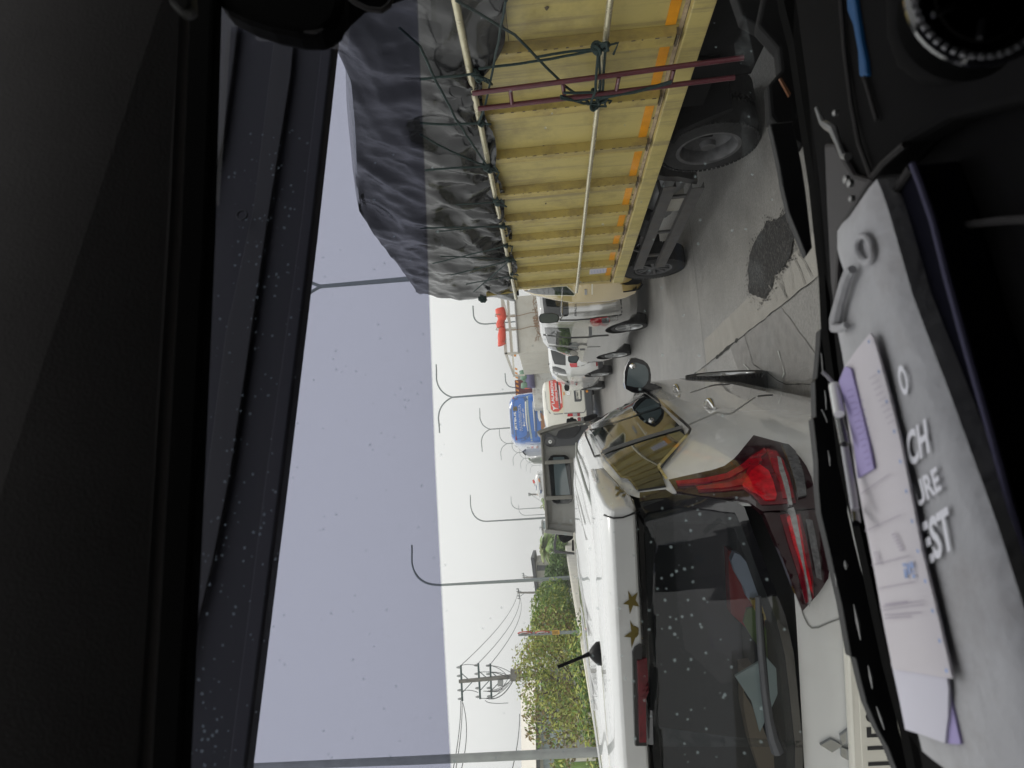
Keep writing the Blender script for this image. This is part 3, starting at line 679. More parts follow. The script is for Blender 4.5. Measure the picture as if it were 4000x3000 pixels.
tree('shrub_tree',bz,[(P_(2140,2800,D+3),(1.0,1.0,1.0),520),(P_(2230,2800,D+3),(1.0,1.1,.7),520),(P_(2190,2890,D+3),(1.3,1,.55),380)],['leaf_lime','leaf_brown','leaf_brown','leaf_green'],
     'drooping half-brown shrub tree in front of the warehouse','tree','roadside trees and bushes',
     [[bz,P_(2270,2840,D+3),P_(2160,2810,D+3),P_(2080,2790,D+3)],[P_(2280,2840,D+3),P_(2200,2880,D+3),P_(2100,2900,D+3)],[P_(2270,2840,D+3),P_(2150,2860,D+3)]],.14,31,hang=.8,trunk_r=.06,thr=-.02)
D=30
b0=atY(2230,2420,D); bz=(b0.x,D,0)
tree('round_bush',bz,[(P_(2165,2400,D),(1.55,1.5,1.1),4200),(P_(2125,2440,D),(.9,1,.6),1100),(P_(2205,2440,D),(1.5,1.2,.6),1500)],['leaf_green','leaf_lime','leaf_green'],
     'dense light green bush left of the round road signs','bush','roadside trees and bushes',[[bz,P_(2170,2400,D),P_(2110,2420,D)]],.13,51,trunk_r=.08,thr=-.3)
b0=atY(2250,2500,D-3); bz=(b0.x,D-3,0)
tree('round_bush',bz,[(P_(2170,2490,D-3),(1.3,1.2,1.0),3000),(P_(2110,2475,D-3),(.7,.8,.5),600),(P_(2215,2530,D-3),(1.1,1,.6),900)],['leaf_lime','leaf_green','leaf_brown'],
     'mixed green and russet bush behind the signpost','bush','roadside trees and bushes',[[bz,P_(2180,2490,D-3),P_(2120,2480,D-3)]],.12,57,trunk_r=.07,thr=-.25)
b0=atY(2210,2300,D+6); bz=(b0.x,D+6,0)
tree('round_bush',bz,[(P_(2175,2290,D+6),(1.35,1.5,.75),3200),(P_(2150,2330,D+6),(1.1,1.2,.7),2000),(P_(2185,2225,D+6),(1.25,1.2,.6),1700)],['leaf_dark','leaf_green','leaf_dark'],
     'dark green dense bush in front of the small hut','bush','roadside trees and bushes',[[bz,P_(2180,2290,D+6),P_(2150,2310,D+6)]],.15,61,trunk_r=.08,thr=-.35)
b0=atY(2215,2180,D+12); bz=(b0.x,D+12,0)
tree('round_bush',bz,[(P_(2185,2170,D+12),(1.5,1.4,.6),1800),(P_(2190,2125,D+12),(.9,1.4,.5),800)],['leaf_dark','leaf_green'],
     'low dark bush under the palm fronds','bush','roadside trees and bushes',[[bz,P_(2190,2170,D+12)]],.17,71,trunk_r=.06,thr=-.35)
b0=atY(2300,2640,D-10); 
for i,(x,y,l) in enumerate(((2280,2800,'low leafy weed clump on the barrier under the half-brown tree'),(2300,2900,'orange-tipped weeds on the barrier below the panel fence'),(2262,2640,'bright green shoots along the barrier behind the car antenna'),(2245,2560,'dark low shoots at the foot of the signpost'))):
    c=atY(x,y,17); e=empty('weed_clump',(c.x,17,0),0,l,'plant','weeds along the barrier'); m_=MB(); leaves(m_,(c.x,17,c.z-.35),(1.1,.6,.55),900,.10,90+i,mi=[0,1,2],thr=-.2); m_.build('foliage',[MATS['leaf_lime'],MATS['leaf_green'],MATS['leaf_brown' if i==1 else 'leaf_dark']],e)
    m_=MB()
    for k in range(7): m_.tube([(c.x+.12*k-.4,17,0),(c.x+.15*k-.5,17,c.z-.1)],.012,5)
    m_.build('stem',MATS['bark'],e)
def palm(base,top,n,ln,label,seed,D):
    rnd=random.Random(seed); t=Vector(top); e=empty('palm',base,0,label,'palm tree','palms beside the houses'); m_=MB(); m_.tube([base,t],[.16,.12],8); m_.build('trunk',MATS['bark'],e,smooth=True); m_=MB()
    for k in range(n):
        a=rnd.uniform(0,6.28); el=rnd.uniform(.1,1.25); L_=ln*rnd.uniform(.75,1.1); d=Vector((math.cos(a)*math.cos(el),math.sin(a)*math.cos(el),math.sin(el)))
        pts=[t+d*L_*s-Vector((0,0,1))*L_*.62*s*s for s in [i/12 for i in range(13)]]
        for i,(p,q) in enumerate(zip(pts,pts[1:])):
            ax=(q-p).normalized(); sd=ax.cross(Vector((0,0,1))).normalized()
            for s in (-1,1):
                for u in (0,.5):
                    o_=p.lerp(q,u); w_=L_*.30*math.sin(math.pi*min(.98,(i+u+1.5)/14)); tip=o_+sd*s*w_+ax*w_*.5-Vector((0,0,w_*.45)); j=len(m_.v); m_.v+=[o_-ax*.05,o_+ax*.05,tip]; m_.f.append([j,j+1,j+2]); m_.m.append(k%2)
    m_.build('fronds',[MATS['leaf_palm'],MATS['leaf_green']],e)
b0=atY(2165,2155,56); palm((b0.x,56,0),P_(2140,2150,56),26,2.1,'bushy palm with drooping yellowish fronds beside the hut',5,56)
b0=atY(2165,2100,60); palm((b0.x,60,0),P_(2150,2108,60),14,2.0,'smaller pale palm behind the black window frame of the grey cab',8,60)
b0=atY(2150,1965,70); palm((b0.x,70,0),P_(2125,1968,70),16,1.3,'dark tuft of palm just left of the white bus',9,70)
e=empty('banana_plant',(atY(2200,2985,28).x,28,0),0,'banana plant with broad leaves at the far left edge','plant')
m_=MB(); b0=atY(2230,2990,28)
m_.tube([(b0.x,28,0),(b0.x,28,b0.z)],.12,8); m_.build('stem',MATS['leaf_green'],e); m_=MB()
for (x,y) in ((2160,2960),(2180,3010),(2175,2940),(2150,2990),(2200,2950)):
    a=b0; c=atY(x,y,28); mid=a.lerp(c,.5)+Vector((0,0,.2)); sd=Vector((.16,.1,0)); k=len(m_.v); m_.v+=[a,mid+sd,c,mid-sd]; m_.f.append([k,k+1,k+2,k+3]); m_.m.append(0)
m_.build('foliage',MATS['leaf_green'],e)
# ---------------------------------------------------------------- road signs on the barrier
mat('sign_red',(.55,.05,.05),.4); mat('sign_white',(.75,.73,.72),.4); mat('sign_yellow',(.75,.42,.06),.4)
D=20; e=empty('road_sign',tuple(atY(2262,2468,D)),0,'thin signpost with two round prohibition signs and a yellow plate','road sign')
m_=MB(); m_.tube([atY(2275,2468,D),atY(2025,2478,D)],.05,8); m_.box(atY(2268,2468,D),(.16,.16,.22)); m_.build('post',MATS['lamp_post'],e,smooth=False)
for (xa,xb,yc,kind) in ((2022,2080,2474,'P'),(2089,2148,2472,'U')):
    a,b=atY(xa,yc,D-.07),atY(xb,yc,D-.07); c=(a+b)/2; r=(a.z-b.z)/2; th=R_(-66); rot=Matrix.Rotation(th,3,'Z')
    def disc(rad,oy,th_=.012):
        mb=MB(); ring=[rot@Vector((rad*math.cos(t*math.pi/16),oy,rad*math.sin(t*math.pi/16)))+c for t in range(32)]; mb.prism(ring,rot@Vector((0,th_,0))); return mb
    dd=disc(r,0).build('sign_disc',MATS['sign_red'],e); disc(r*.78,-.006,.005).build('sign_face',MATS['sign_white'],dd)
    mb=MB(); fn=lambda u,v:rot@Vector((u*r,-.012,v*r))+c
    if kind=='P':
        uv,fs=text_mesh('P',.03); mb.add([fn(-.3+.6*u,-.5+v) for u,v in uv],fs)
    else:
        for s in range(14):
            t0,t1=math.pi*s/14,math.pi*(s+1)/14; mb.add([fn(.3*math.cos(t0),.2+.3*math.sin(t0)),fn(.3*math.cos(t1),.2+.3*math.sin(t1)),fn(.18*math.cos(t1),.2+.18*math.sin(t1)),fn(.18*math.cos(t0),.2+.18*math.sin(t0))],[(0,1,2,3)])
        mb.add([fn(.18,.2),fn(.3,.2),fn(.3,-.5),fn(.18,-.5)],[(0,1,2,3)]); mb.add([fn(-.3,.2),fn(-.18,.2),fn(-.18,-.1),fn(-.24,-.25),fn(-.34,-.1)],[(0,1,2,3,4)])
    mb.build('symbol',MATS['ink'],dd)
    mb=MB(); mb.add([fn(-.62,.5),fn(-.5,.62),fn(.62,-.5),fn(.5,-.62)],[(0,1,2,3)]); mb.v=[p-rot@Vector((0,.003,0)) for p in mb.v]; mb.build('slash',MATS['sign_red'],dd)
a,b=atY(2156,2463,D-.06),atY(2186,2478,D-.06); m_=MB(); m_.prism([(a.x,D-.06,a.z),(b.x,D-.06,a.z),(b.x,D-.06,b.z),(a.x,D-.06,b.z)],(0,.012,0)); pl=m_.build('plate',MATS['sign_yellow'],e)
m_=MB()
for k in range(5):
    z=a.z-(k+.7)*(a.z-b.z)/6; m_.box(((a.x+b.x)/2,D-.064,z),(abs(b.x-a.x)*.7,.004,.014))
m_.build('print',MATS['ink'],pl)
def zz(ox,oy,s): return lambda *pp:[(ox+x/s,oy+y/s) for x,y in pp]
Z1=zz(1900,1100,3.687); Z2=zz(2200,1350,2.212); Z3=zz(2200,2000,2.212); Z4=zz(2500,2250,2.212); Z5=zz(1960,1440,5.53); Z6=zz(2300,850,4.81); Z7=zz(2200,1350,3.687)
# ================================================================ YELLOW TRUCK
TX=2.45; T=empty('cargo_truck',(3.5,6.0,0),0,'yellow cargo truck in the right lane with a black tarp over its load','truck')
mb=MB(); mb.box((3.5,4.95,.82),(2.12,6.0,.13)); mb.build('bed_floor',MATS['chassis'],T)
mb=MB(); mb.box((TX+.03,4.95,1.49),(.04,5.96,1.20)); mb.build('side_panel',MATS['yellow_paint'],T)
mb=MB(); mb.box((TX+2.1,4.95,1.49),(.04,5.96,1.20)); mb.build('side_panel',MATS['yellow_paint'],T)
mb=MB(); mb.box((3.5,7.91,1.49),(2.1,.05,1.22)); mb.build('front_panel',MATS['yellow_paint'],T)
mb=MB(); mb.box((3.5,1.97,1.49),(2.1,.05,1.22)); mb.build('tailgate',MATS['yellow_paint'],T)
mb=MB(); mb.box((TX-.005,4.94,.82),(.09,6.02,.125)); mb.build('bottom_rail',MATS['yellow_paint'],T,bevel=.008)
mb=MB(); mb.box((TX+.006,4.94,.893),(.03,5.95,.022)); mb.build('weld_line',MATS['rust_pale'],T)
ribY=[atX(x,y,TX).y for x,y in ((2669,122),(2610,362),(2556,547),(2511,696),(2480,806),(2455,889),(2433,957),(2415,1020),(2399,1079))]+[2.75,2.2]
for Y in sorted(ribY):
    mb=MB(); mb.prism([(TX+.012,Y-.052,.90),(TX-.058,Y-.042,.93),(TX-.058,Y+.042,.93),(TX+.012,Y+.052,.90)],(0,0,1.17)); r_=mb.build('rib',MATS['yellow_rib'],T,bevel=.006)
    mb=MB()
    for k in range(16):
        z=.95+k*.07+random.uniform(0,.03); mb.box((TX-.059,Y-.044,z),(.003,.006,random.uniform(.008,.03)))
    mb.box((TX-.03,Y,.915),(.05,.10,.012)); mb.build('grime',MATS['dirt_edge'],r_)
Ys=sorted(ribY)
for a,b in zip(Ys,Ys[1:]):
    mb=MB(); mb.box((TX+.005,(a+b)/2+.015,.955),(.006,(b-a)*.77,.058)); mb.build('reflective_strip',MATS['orange_tape'],T)
mb=MB()
for z in (1.95,2.03):
    mb.box((TX+.006,2.9,z-.1),(.004,.9,.004))
mb.build('panel_seam',MATS['dirt_edge'],T)
rnd=random.Random(21); mb=MB()
for k in range(46):
    Y=rnd.uniform(2.2,7.8); z=rnd.choice((rnd.uniform(.90,.94),rnd.uniform(1.0,2.0),.905)); w_=rnd.uniform(.006,.022); n=7; c=Vector((TX+.0075,Y,z)); k0=len(mb.v)
    mb.v+=[c+Vector((0,math.cos(t)*w_*rnd.uniform(.5,1.2),math.sin(t)*w_*rnd.uniform(.3,.8))) for t in [q*2*math.pi/n for q in range(n)]]; mb.f.append(list(range(k0,k0+n))); mb.m.append(0)
mb.build('rust_chips',MATS['dirt_edge'],T)
mb=MB(); P=[atX(x,y,TX+.004) for x,y in Z6((25,955),(395,905),(380,1030),(10,1070))]; mb.prism(P,(.004,0,0)); st=mb.build('inspection_sticker',MATS['paper_white'],T)
mb=MB()
for k in range(6):
    a,b=[atX(x,y,TX+.001) for x,y in Z6((50+55*k,1000-6*k),(60+55*k,1050-6*k))]; mb.bar(a,b,.002,.012,(1,0,0))
mb.build('print',MATS['stamp'],st)
mb=MB(); mb.tube([(TX-.085,2.0,1.318),(TX-.085,5,1.33),(TX-.085,8.08,1.328)],.019,10); mb.build('side_rod',MATS['rod'],T,smooth=True)
mb=MB(); mb.tube([(TX-.085,2.0,2.085),(TX-.085,8.15,2.095)],.022,10); mb.build('top_rod',MATS['rod'],T,smooth=True)
mb=MB(); mb.box((TX-.01,4.95,2.075),(.07,6.0,.05)); mb.build('top_rail',MATS['yellow_rib'],T)
for Y in Ys[1:]:
    mb=MB(); mb.box((TX-.05,Y,1.325),(.09,.03,.03)); mb.box((TX-.05,Y,2.085),(.09,.03,.03)); mb.build('rod_bracket',MATS['yellow_rib'],T)
# tarp over the load: a thing that rests on the truck
E=[(1.9,2.92),(2.6,2.90),(3.2,2.86)]+[tuple(atX(x,y,2.6)[1:]) for x,y in ((1366,310),(1374,400),(1380,520),(1390,750),(1402,835))]+[tuple(atX(1632,1143,2.6)[1:])]
E=sorted(E)
def ztop(Y):
    for (a,b),(c,d) in zip(E,E[1:]):
        if Y<=c: return b+(d-b)*max(0,(Y-a))/(c-a)
    return E[-1][1]
def zbot(Y): return 1.42+(Y-1.9)*.36+.05*math.sin(Y*9) if Y<3.55 else 2.03+.02*math.sin(Y*7)+(.06 if Y>7.2 else 0)
def fold(p,k=1):
    r=0; a=1; q=Vector((p[0]*.6,p[1]*1.15,p[2]*1.5))
    for o_ in range(4):
        r+=a*(1-abs(noise.noise(q)*2.2)); q=q*2.05+Vector((3.1,1.7,.3)); a*=.5
    return r
YE=E[-1][0]
TIES=[(3.62,.05),(4.15,.06),(4.9,.07),(5.45,.07),(6.0,.06),(6.65,.06),(7.2,.05),(7.5,.05),(2.7,.05)]
mb=MB(); NY,NT=230,90; vs=[]
for i in range(NY+1):
    Y=1.9+(YE-1.9)*i/NY; zt,zb=ztop(Y),zbot(Y)
    for j in range(NT+1):
        t=j/NT
        if t<=.62:
            u=t/.62; X=TX-.03+.19*u**1.3; z=zb+(zt-zb)*u
            bul=.05*math.sin(math.pi*u)*(1 if Y<7.2 else .5)
            X-=bul
        elif t<=.70:
            u=(t-.62)/.08; X=TX+.16+.25*u; z=zt+.03*math.sin(u*math.pi/2)
        else:
            u=(t-.70)/.30; X=TX+.41+1.75*u; z=zt+.03+.03*math.sin(u*math.pi)
        p=Vector((X,Y,z)); f_=fold(p); amp=.026*min(1,(t+.05)*5)*(1 if t<.6 else .25)
        dx=amp*(f_-1.25)
        if t<.62:
            for q,(yi,ai) in enumerate(TIES):          # tension folds fanning out of each lashing point
                ry,rz=Y-yi,z-zb+.02; rr_=math.hypot(ry,rz)
                if rr_<1.5:
                    th=math.atan2(ry,rz)+.25*noise.noise(Vector((rr_*2,q,0)))
                    dx+=ai*math.exp(-rr_/.55)*(abs(math.sin(th*4.3+q))-.5)*min(1,rr_/.12)
            dx+=.040*(1-abs(noise.noise(Vector((Y*.9-z*.5,z*1.4+Y*.6,3)))*3.2))+.018*(1-abs(noise.noise(Vector((Y*2.1+z*1.1,z*2.2-Y*.8,8)))*3.4))*(1 if Y<6.6 else .5)
        p.x-=dx; p.z+=(.006*(f_-1.2) if t>.05 else 0)
        vs.append(p)
mb.add(vs,[(i*(NT+1)+j,(i+1)*(NT+1)+j,(i+1)*(NT+1)+j+1,i*(NT+1)+j+1) for i in range(NY) for j in range(NT)])
# front end
vs=[];
for i in range(31):
    for j in range(31):
        u,v=i/30,j/30; p=Vector((TX-.0+2.16*u+.16*v*(1-u),YE+.02,2.06+(ztop(YE)+.03-2.06)*v)); p.y+=.04*(fold(p)-1.2)*min(1,4*min(u,1-u)+.1); vs.append(p)
mb.add(vs,[(i*31+j,(i+1)*31+j,(i+1)*31+j+1,i*31+j+1) for i in range(30) for j in range(30)])
TP=mb.build('tarpaulin',MATS['tarp'],smooth=True,origin=(3.5,5,2.1)); TP.data.polygons.foreach_set('use_smooth',[True]*len(TP.data.polygons))
tag(TP,'wrinkled black tarpaulin covering the load of the yellow truck','tarpaulin')
# ropes
def TXp(x,y,X=2.33): return atX(x,y,X)
ropes=empty('rope_lashing',tuple(TXp(2190,510)),0,'dark green rope lashing knotted along the top rod of the yellow truck','rope')
def rope(pts,r=.0075,X=2.32,par=None,wob=.004):
    P=[TXp(x,y,X) if len(q)==2 else TXp(x,y,q[2]) for q in pts for x,y in [q[:2]]]; fine=[]
    for a,b in zip(P,P[1:]): fine+=[a.lerp(b,t/8) for t in range(8)]
    fine.append(P[-1]); fine=[p+Vector((noise.noise(p*9),noise.noise(p*9+Vector((4,0,0))),noise.noise(p*9+Vector((0,7,0)))))*wob for p in fine]
    mb=MB(); mb.tube(fine,r,6); return mb.build('rope',MATS['rope'],par or ropes,smooth=True)
for pts in (((1780,0),(2010,135),(2200,330),(2300,400)),((1975,0),(1955,120),(1895,420),(1870,480)),((1560,110),(1640,180),(1700,310),(1790,480),(1900,645)),((1640,310),(1760,298),(1860,290)),((1640,480),(1760,487),(1870,480)),((1640,525),(1760,590),(1900,650)),((1660,665),(1780,655),(1905,650)),
            ((1870,268),(1990,255),(2150,230),(2330,195)),((2090,225),(2160,210),(2230,200),(2330,190)),((2325,195),(2340,190),(2345,330),(2330,400)),((2335,190),(2365,180),(2355,350),(2335,400))):
    rope(pts)
def knot(x,y,s=.035,X=2.34,n=4,sd=1,par=None):
    rnd=random.Random(sd); c=TXp(x,y,X); mb=MB()
    for k in range(n):
        ax=Vector((rnd.gauss(0,1),rnd.gauss(0,1),rnd.gauss(0,1))).normalized(); u=ax.orthogonal().normalized(); v=ax.cross(u); r=s*rnd.uniform(.6,1.1); o_=Vector([rnd.uniform(-.4,.4)*s for _ in range(3)])
        mb.tube([c+o_+(u*math.cos(t)+v*math.sin(t)*.8)*r for t in [q*2*math.pi/12 for q in range(12)]],.0085,6,closed=True)
    mb.tube([c,c+Vector((-.02,rnd.uniform(-.05,.05),-.07)),c+Vector((-.03,rnd.uniform(-.09,.09),-.05))],.007,6)
    mb.build('knot',MATS['rope'],par or ropes,smooth=True)
for i,(x,y) in enumerate(((1860,290),(1872,305),(1875,480),(1905,650),(1912,662),(1935,780),(1945,795),(1962,880),(1975,960),(1985,1010),(1990,1018),(2000,1070),(1995,1085))): knot(x,y,.032 if i in (3,7,9) else .022,sd=i,n=5 if i in (3,9,10) else 3)
for x,y in ((2325,190),(2360,180),(2330,370),(2322,415),(2345,385)): knot(x,y,.03,X=2.31,sd=x)
for a,b in (((1660,890),(1968,885)),((1720,1000),(1985,1012)),((1760,1075),(1985,1020)),((1820,1110),(1988,1080)),((1690,1030),(1980,960)),((1850,1140),(1990,1020)),((1640,892),(1800,888))): rope((a,((a[0]+b[0])/2,(a[1]+b[1])/2),b),.006)
for a,b in (((1780,800),(1940,790)),((1700,905),(1960,880))): rope((a,b),.005)
# ladder lashed to the side
Ld=empty('ladder',tuple(TXp(2880,265,2.30)),0,'dark red metal ladder lashed against the side of the yellow truck','ladder')
for a,b in (((1845,365),(2905,225)),((1868,425),(2870,302))):
    mb=MB(); mb.tube([TXp(*a,2.30),TXp((a[0]+b[0])/2,(a[1]+b[1])/2+1,2.30),TXp(*b,2.30)],.0155,10); mb.build('rail',MATS['maroon'],Ld,smooth=True)
for a,b in (((1993,350),(2000,405)),((2198,326),(2205,376)),((2418,300),(2408,350)),((2632,272),(2620,322))):
    mb=MB(); mb.tube([TXp(*a,2.30),TXp(*b,2.30)],.0125,8); mb.build('rung',MATS['maroon'],Ld,smooth=True)
for pts in (((2190,375),(2280,405),(2340,408)),((2190,385),(2260,395),(2330,380),(2480,362),(2620,325)),((2340,385),(2500,355),(2625,318)),((2200,362),(2320,362)),((2310,400),(2325,355),(2330,300),(2335,215))):
    rope(pts,.0085,2.285)
# wheels, chassis, guards
wheel(T,(2.50+.11,atX(2566,1058,2.5).y-.05,.385),.385,.22,-1,6,MATS['steel_rim'],.55,local=False,dull=False)
wheel(T,(4.38,7.86,.385),.385,.22,1,6,MATS['steel_rim'],.55,local=False)
for dx in (0,.24): wheel(T,(2.50+.11+dx,4.93,.385),.385,.21,-1,5,MATS['steel_rim'],.58,local=False,dull=True)
wheel(T,(4.30,4.93,.385),.385,.21,1,5,MATS['steel_rim'],.58,local=False,dull=True)
mb=MB(); mb.box((2.95,5,.62),(.12,6.6,.2)); mb.box((4.0,5,.62),(.12,6.6,.2)); mb.box((3.5,4.93,.40),(1.7,.16,.16)); mb.box((3.5,7.8,.36),(1.7,.13,.13)); mb.box((3.5,4.93,.40),(.4,.4,.36)); mb.build('chassis',MATS['chassis'],T)
mb=MB(); P=[atX(x,y,2.52) for x,y in ((2560,680),(2600,690),(2650,690),(2725,705),(2722,720),(2620,707),(2590,706),(2556,700))]; mb.prism(P,(.35,.0,.0)); mb.build('mud_guard',MATS['bar_metal'],T)
mb=MB(); P=[atX(x,y,2.5) for x,y in ((2860,420),(2740,470),(2650,510),(2620,560),(2634,562),(2662,520),(2750,482),(2865,432))]; mb.prism(P,(.4,0,0)); mb.build('mud_guard',MATS['chassis'],T)
for zc,y0,y1 in ((.60,5.45,7.66),(.345,5.52,7.66)):
    mb=MB(); mb.box((2.46,(y0+y1)/2,zc),(.006,y1-y0,.10)); mb.box((2.48,(y0+y1)/2,zc+.052),(.05,y1-y0,.006)); mb.box((2.48,(y0+y1)/2,zc-.052),(.05,y1-y0,.006)); mb.build('side_guard',MATS['bar_metal'],T)
mb=MB()
for Y in (5.75,6.6,7.3): mb.box((2.495,Y,.47),(.02,.05,.36))
mb.bar((2.5,5.8,.6),(2.9,5.6,.72),.02,.03); mb.bar((2.5,7.2,.6),(2.5,7.0,.78),.02,.03); mb.build('guard_bracket',MATS['bar_metal'],T)
mb=MB(); c=[(2.86+.2*math.cos(t)*1.0,0,.50+.21*math.sin(t)) for t in [k*math.pi/8 for k in range(16)]]; mb.prism([(x,5.2,z) for x,_,z in c],(0,1.5,0)); mb.build('fuel_tank',MATS['tank_alu'],T,smooth=True,bevel=.02)
mb=MB(); mb.lathe([(6.45,.0),(6.45,.10),(6.5,.115),(6.85,.115),(6.88,.1),(6.88,0)],(2.66,0,.60),'Y',24); mb.build('air_tank',MATS['dark_metal'],T,smooth=True)
mb=MB(); mb.box((2.95,3.0,.50),(.6,2.4,.50)); mb.box((2.75,4.2,.62),(.3,.5,.2)); mb.build('underbed_black_box',MATS['chassis'],T)  # added black box keeps the space under the bed dark
mb=MB(); mb.box((2.68,6.25,.42),(.1,.32,.18)); mb.build('battery_box',MATS['pale_board'],T,bevel=.01)
# cab of the yellow truck
CB=Body([(.42,.62,1.42,.86,9),(.55,.45,1.5,.90,9),(.80,.10,1.52,.935,9),(1.1,.02,1.50,.94,9),(1.30,.0,1.46,.935,9),(1.6,.0,1.32,.90,8),(1.9,.02,1.15,.85,7),(2.02,.05,1.05,.80,6),(2.07,.2,.9,.6,5)],(3.50,8.08,0),0)
cabE=CB.mb.build('cab',MATS['yellow_cab'],T,smooth=True,local=True) if False else None
CBm=MB(); CBm.v=[CB.M@p for p in CB.mb.v]; CBm.f=CB.mb.f; CBm.m=CB.mb.m; cab=CBm.build('cab',MATS['yellow_cab'],T,smooth=True)
CB.patch('cab_window',Z1((548,130),(640,112),(1000,75),(1150,66),(1200,110),(1262,170),(1258,190),(1100,186),(840,182),(700,168)),MATS['dark_glass'],cab,off=.008)
CB.seam('window_trim',Z1((545,128),(640,108),(1150,60),(1210,110),(1280,180),(1262,196),(840,190)),5,MATS['cream_trim'],cab)
CB.patch('badge',Z1((1412,108),(1446,108),(1450,185),(1416,185)),MATS['grey_steel'],cab,off=.006)
CB.seam('door_seam',Z1((1524,30),(1522,185)),6,MATS['cream_trim'],cab)
mb=MB(); mb.prism([atY(x,y,8.7) for x,y in Z6((905,1340),(1000,1240),(1030,1250),(960,1350),(870,1380),(650,1410),(640,1385),(860,1355))],(.6,.25,0)); mb.build('bumper',MATS['chrome'],cab)
mb=MB(); mb.prism([atY(x,y,8.6) for x,y in Z6((480,1180),(650,1140),(1000,1200),(930,1255),(700,1268),(520,1240))],(.5,.1,0)); mb.build('fender_liner',MATS['chassis'],cab)
mb=MB(); P=[atY(x,y,9.0) for x,y in Z1((755,510),(775,470),(830,455),(950,452),(1035,475),(1052,530),(1030,585),(900,603),(790,597),(762,570))]; mb.prism(P,(.015,.05,0)); mr=mb.build('mirror',MATS['black_plastic'],cab,bevel=.01)
mb=MB(); c=sum(P,Vector())/len(P); mb.add([c+(p-c)*.9-Vector((0,.004,0)) for p in P],[tuple(range(len(P)))]); mb.build('mirror_glass',MATS['blue_glass'],mr)
mb=MB(); mb.tube([atY(x,y,9.05) for x,y in Z1((1092,205),(1088,330),(1085,440),(1100,490),(1075,530),(1030,545))],.012,8); mb.build('mirror_arm',MATS['chrome'],mr,smooth=True)
mb=MB(); P=[atY(x,y,7.95) for x,y in Z1((0,165),(385,120),(400,160),(160,190),(0,215))]; mb.prism(P,(.4,.05,0)); mb.build('cargo_head_rail',MATS['yellow_rib'],T)
mb=MB(); rnd=random.Random(4); c=atY(1885,1168,7.9)
for k in range(7):
    u=Vector((rnd.gauss(0,1),rnd.gauss(0,1),rnd.gauss(0,1))).normalized(); v=u.orthogonal().normalized(); mb.tube([c+(u*math.cos(t)+v*math.sin(t))*.05*rnd.uniform(.6,1) for t in [q*.524 for q in range(12)]],.014,6,closed=True)
tag(mb.build('rope_bundle',MATS['rope'],smooth=True,origin=c),'green rope bundle hanging off the front of the yellow truck bed','rope')
# ================================================================ WHITE MINIVAN (nearest, left)
XO=(-.84,2.12,0); XR=R_(-12.5)
XP=Body([(.20,.25,4.25,.76,5),(.33,.05,4.38,.84,5.5),(.50,.0,4.45,.865,6),(.72,.02,4.46,.875,6),(.90,.07,4.40,.872,6),(1.0,.08,4.25,.865,6),(1.07,.085,3.55,.85,6),(1.15,.09,3.25,.83,6.5),(1.30,.11,3.02,.79,6.5),(1.50,.15,2.68,.735,6.5),(1.575,.17,2.5,.71,6),(1.62,.19,2.35,.68,5.5),(1.655,.24,2.15,.62,5),(1.68,.42,1.95,.5,4.5),(1.695,.8,1.6,.25,4)],XO,XR,res=160,sub=6)
X_=empty('minivan',XO,XR,'white minivan close on the left with red tail light and star stickers','minivan')
Xl=lambda x,y,z:XP.M@Vector((x,y,z))
# spoiler volume (local profile swept across)
sp=MB(); ns=24; prof=[(.62,1.664),(.30,1.671),(.03,1.662),(-.035,1.652),(-.05,1.640),(-.045,1.62),(-.03,1.572),(.02,1.560),(.12,1.552),(.62,1.60)]; vs=[]
xs=[-.766,-.762,-.75]+[-.74+1.48*i/ns for i in range(ns+1)]+[.75,.762,.766]; ns=len(xs)-1
for x in xs:
    k=min(1,abs(x)/.74); dz=-.018*k**2; dy=.07*k**3; sh={.75:.97,.762:.80,.766:.45}.get(round(abs(x),3),1)
    for y,z in prof: vs.append(Vector((x,.25+(y-.25)*(1-(1-sh)*.25)+dy,1.615+(z-1.615)*sh+dz)))
n=len(prof); sp.add(vs,[(i*n+j,i*n+(j+1)%n,(i+1)*n+(j+1)%n,(i+1)*n+j) for i in range(ns) for j in range(n)]+[tuple(range(n))[::-1],tuple(ns*n+q for q in range(n))])
cav=MB(); cav.box((0,.32,1.325),(1.41,.75,.475),mi=1)
body=XP.build([MATS['white_paint'],MATS['seam']],X_,[arch(.80,.80,.33,.36,.5),arch(.80,3.60,.33,.36,.5),arch(-.80,.80,.33,.36,.5),arch(-.80,3.60,.33,.36,.5),cav])
XP.tree(sp); spo=sp.build('spoiler',MATS['white_paint'],X_,smooth=True,local=True,bevel=.006)
# rear window, frame and pillars
Wn=[(2506,2008),(2516,2300),(2527,2600),(2537,2908),(3121,2908),(3100,2700),(3086,2542),(3054,2407),(3000,2271),(2941,2110),(2903,2000),(2880,1985),(2650,1958),(2520,1975)]
XP.patch('rear_window',Wn,MATS['car_rear_glass'],X_,off=.012,mirror=True,thick=False,res=.03)
XP.patch('window_frit',[(2504,2002),(2516,2300),(2527,2600),(2535,2908),(2575,2908),(2565,2600),(2552,2300),(2556,2045),(2800,2040),(2868,2060),(2950,2290),(3000,2430),(3035,2560),(3052,2700),(3070,2908),(3122,2908),(3102,2700),(3088,2542),(3056,2407),(3002,2271),(2943,2110),(2905,1990),(2885,1968),(2780,1948),(2650,1935),(2510,1935)],MATS['seam'],X_,off=.007,mirror=True,res=.02)
fr_o=[(2500,1996)]+[(2510,2300),(2521,2600),(2531,2908),(2548,2908),(2538,2600),(2528,2300),(2519,2012)]
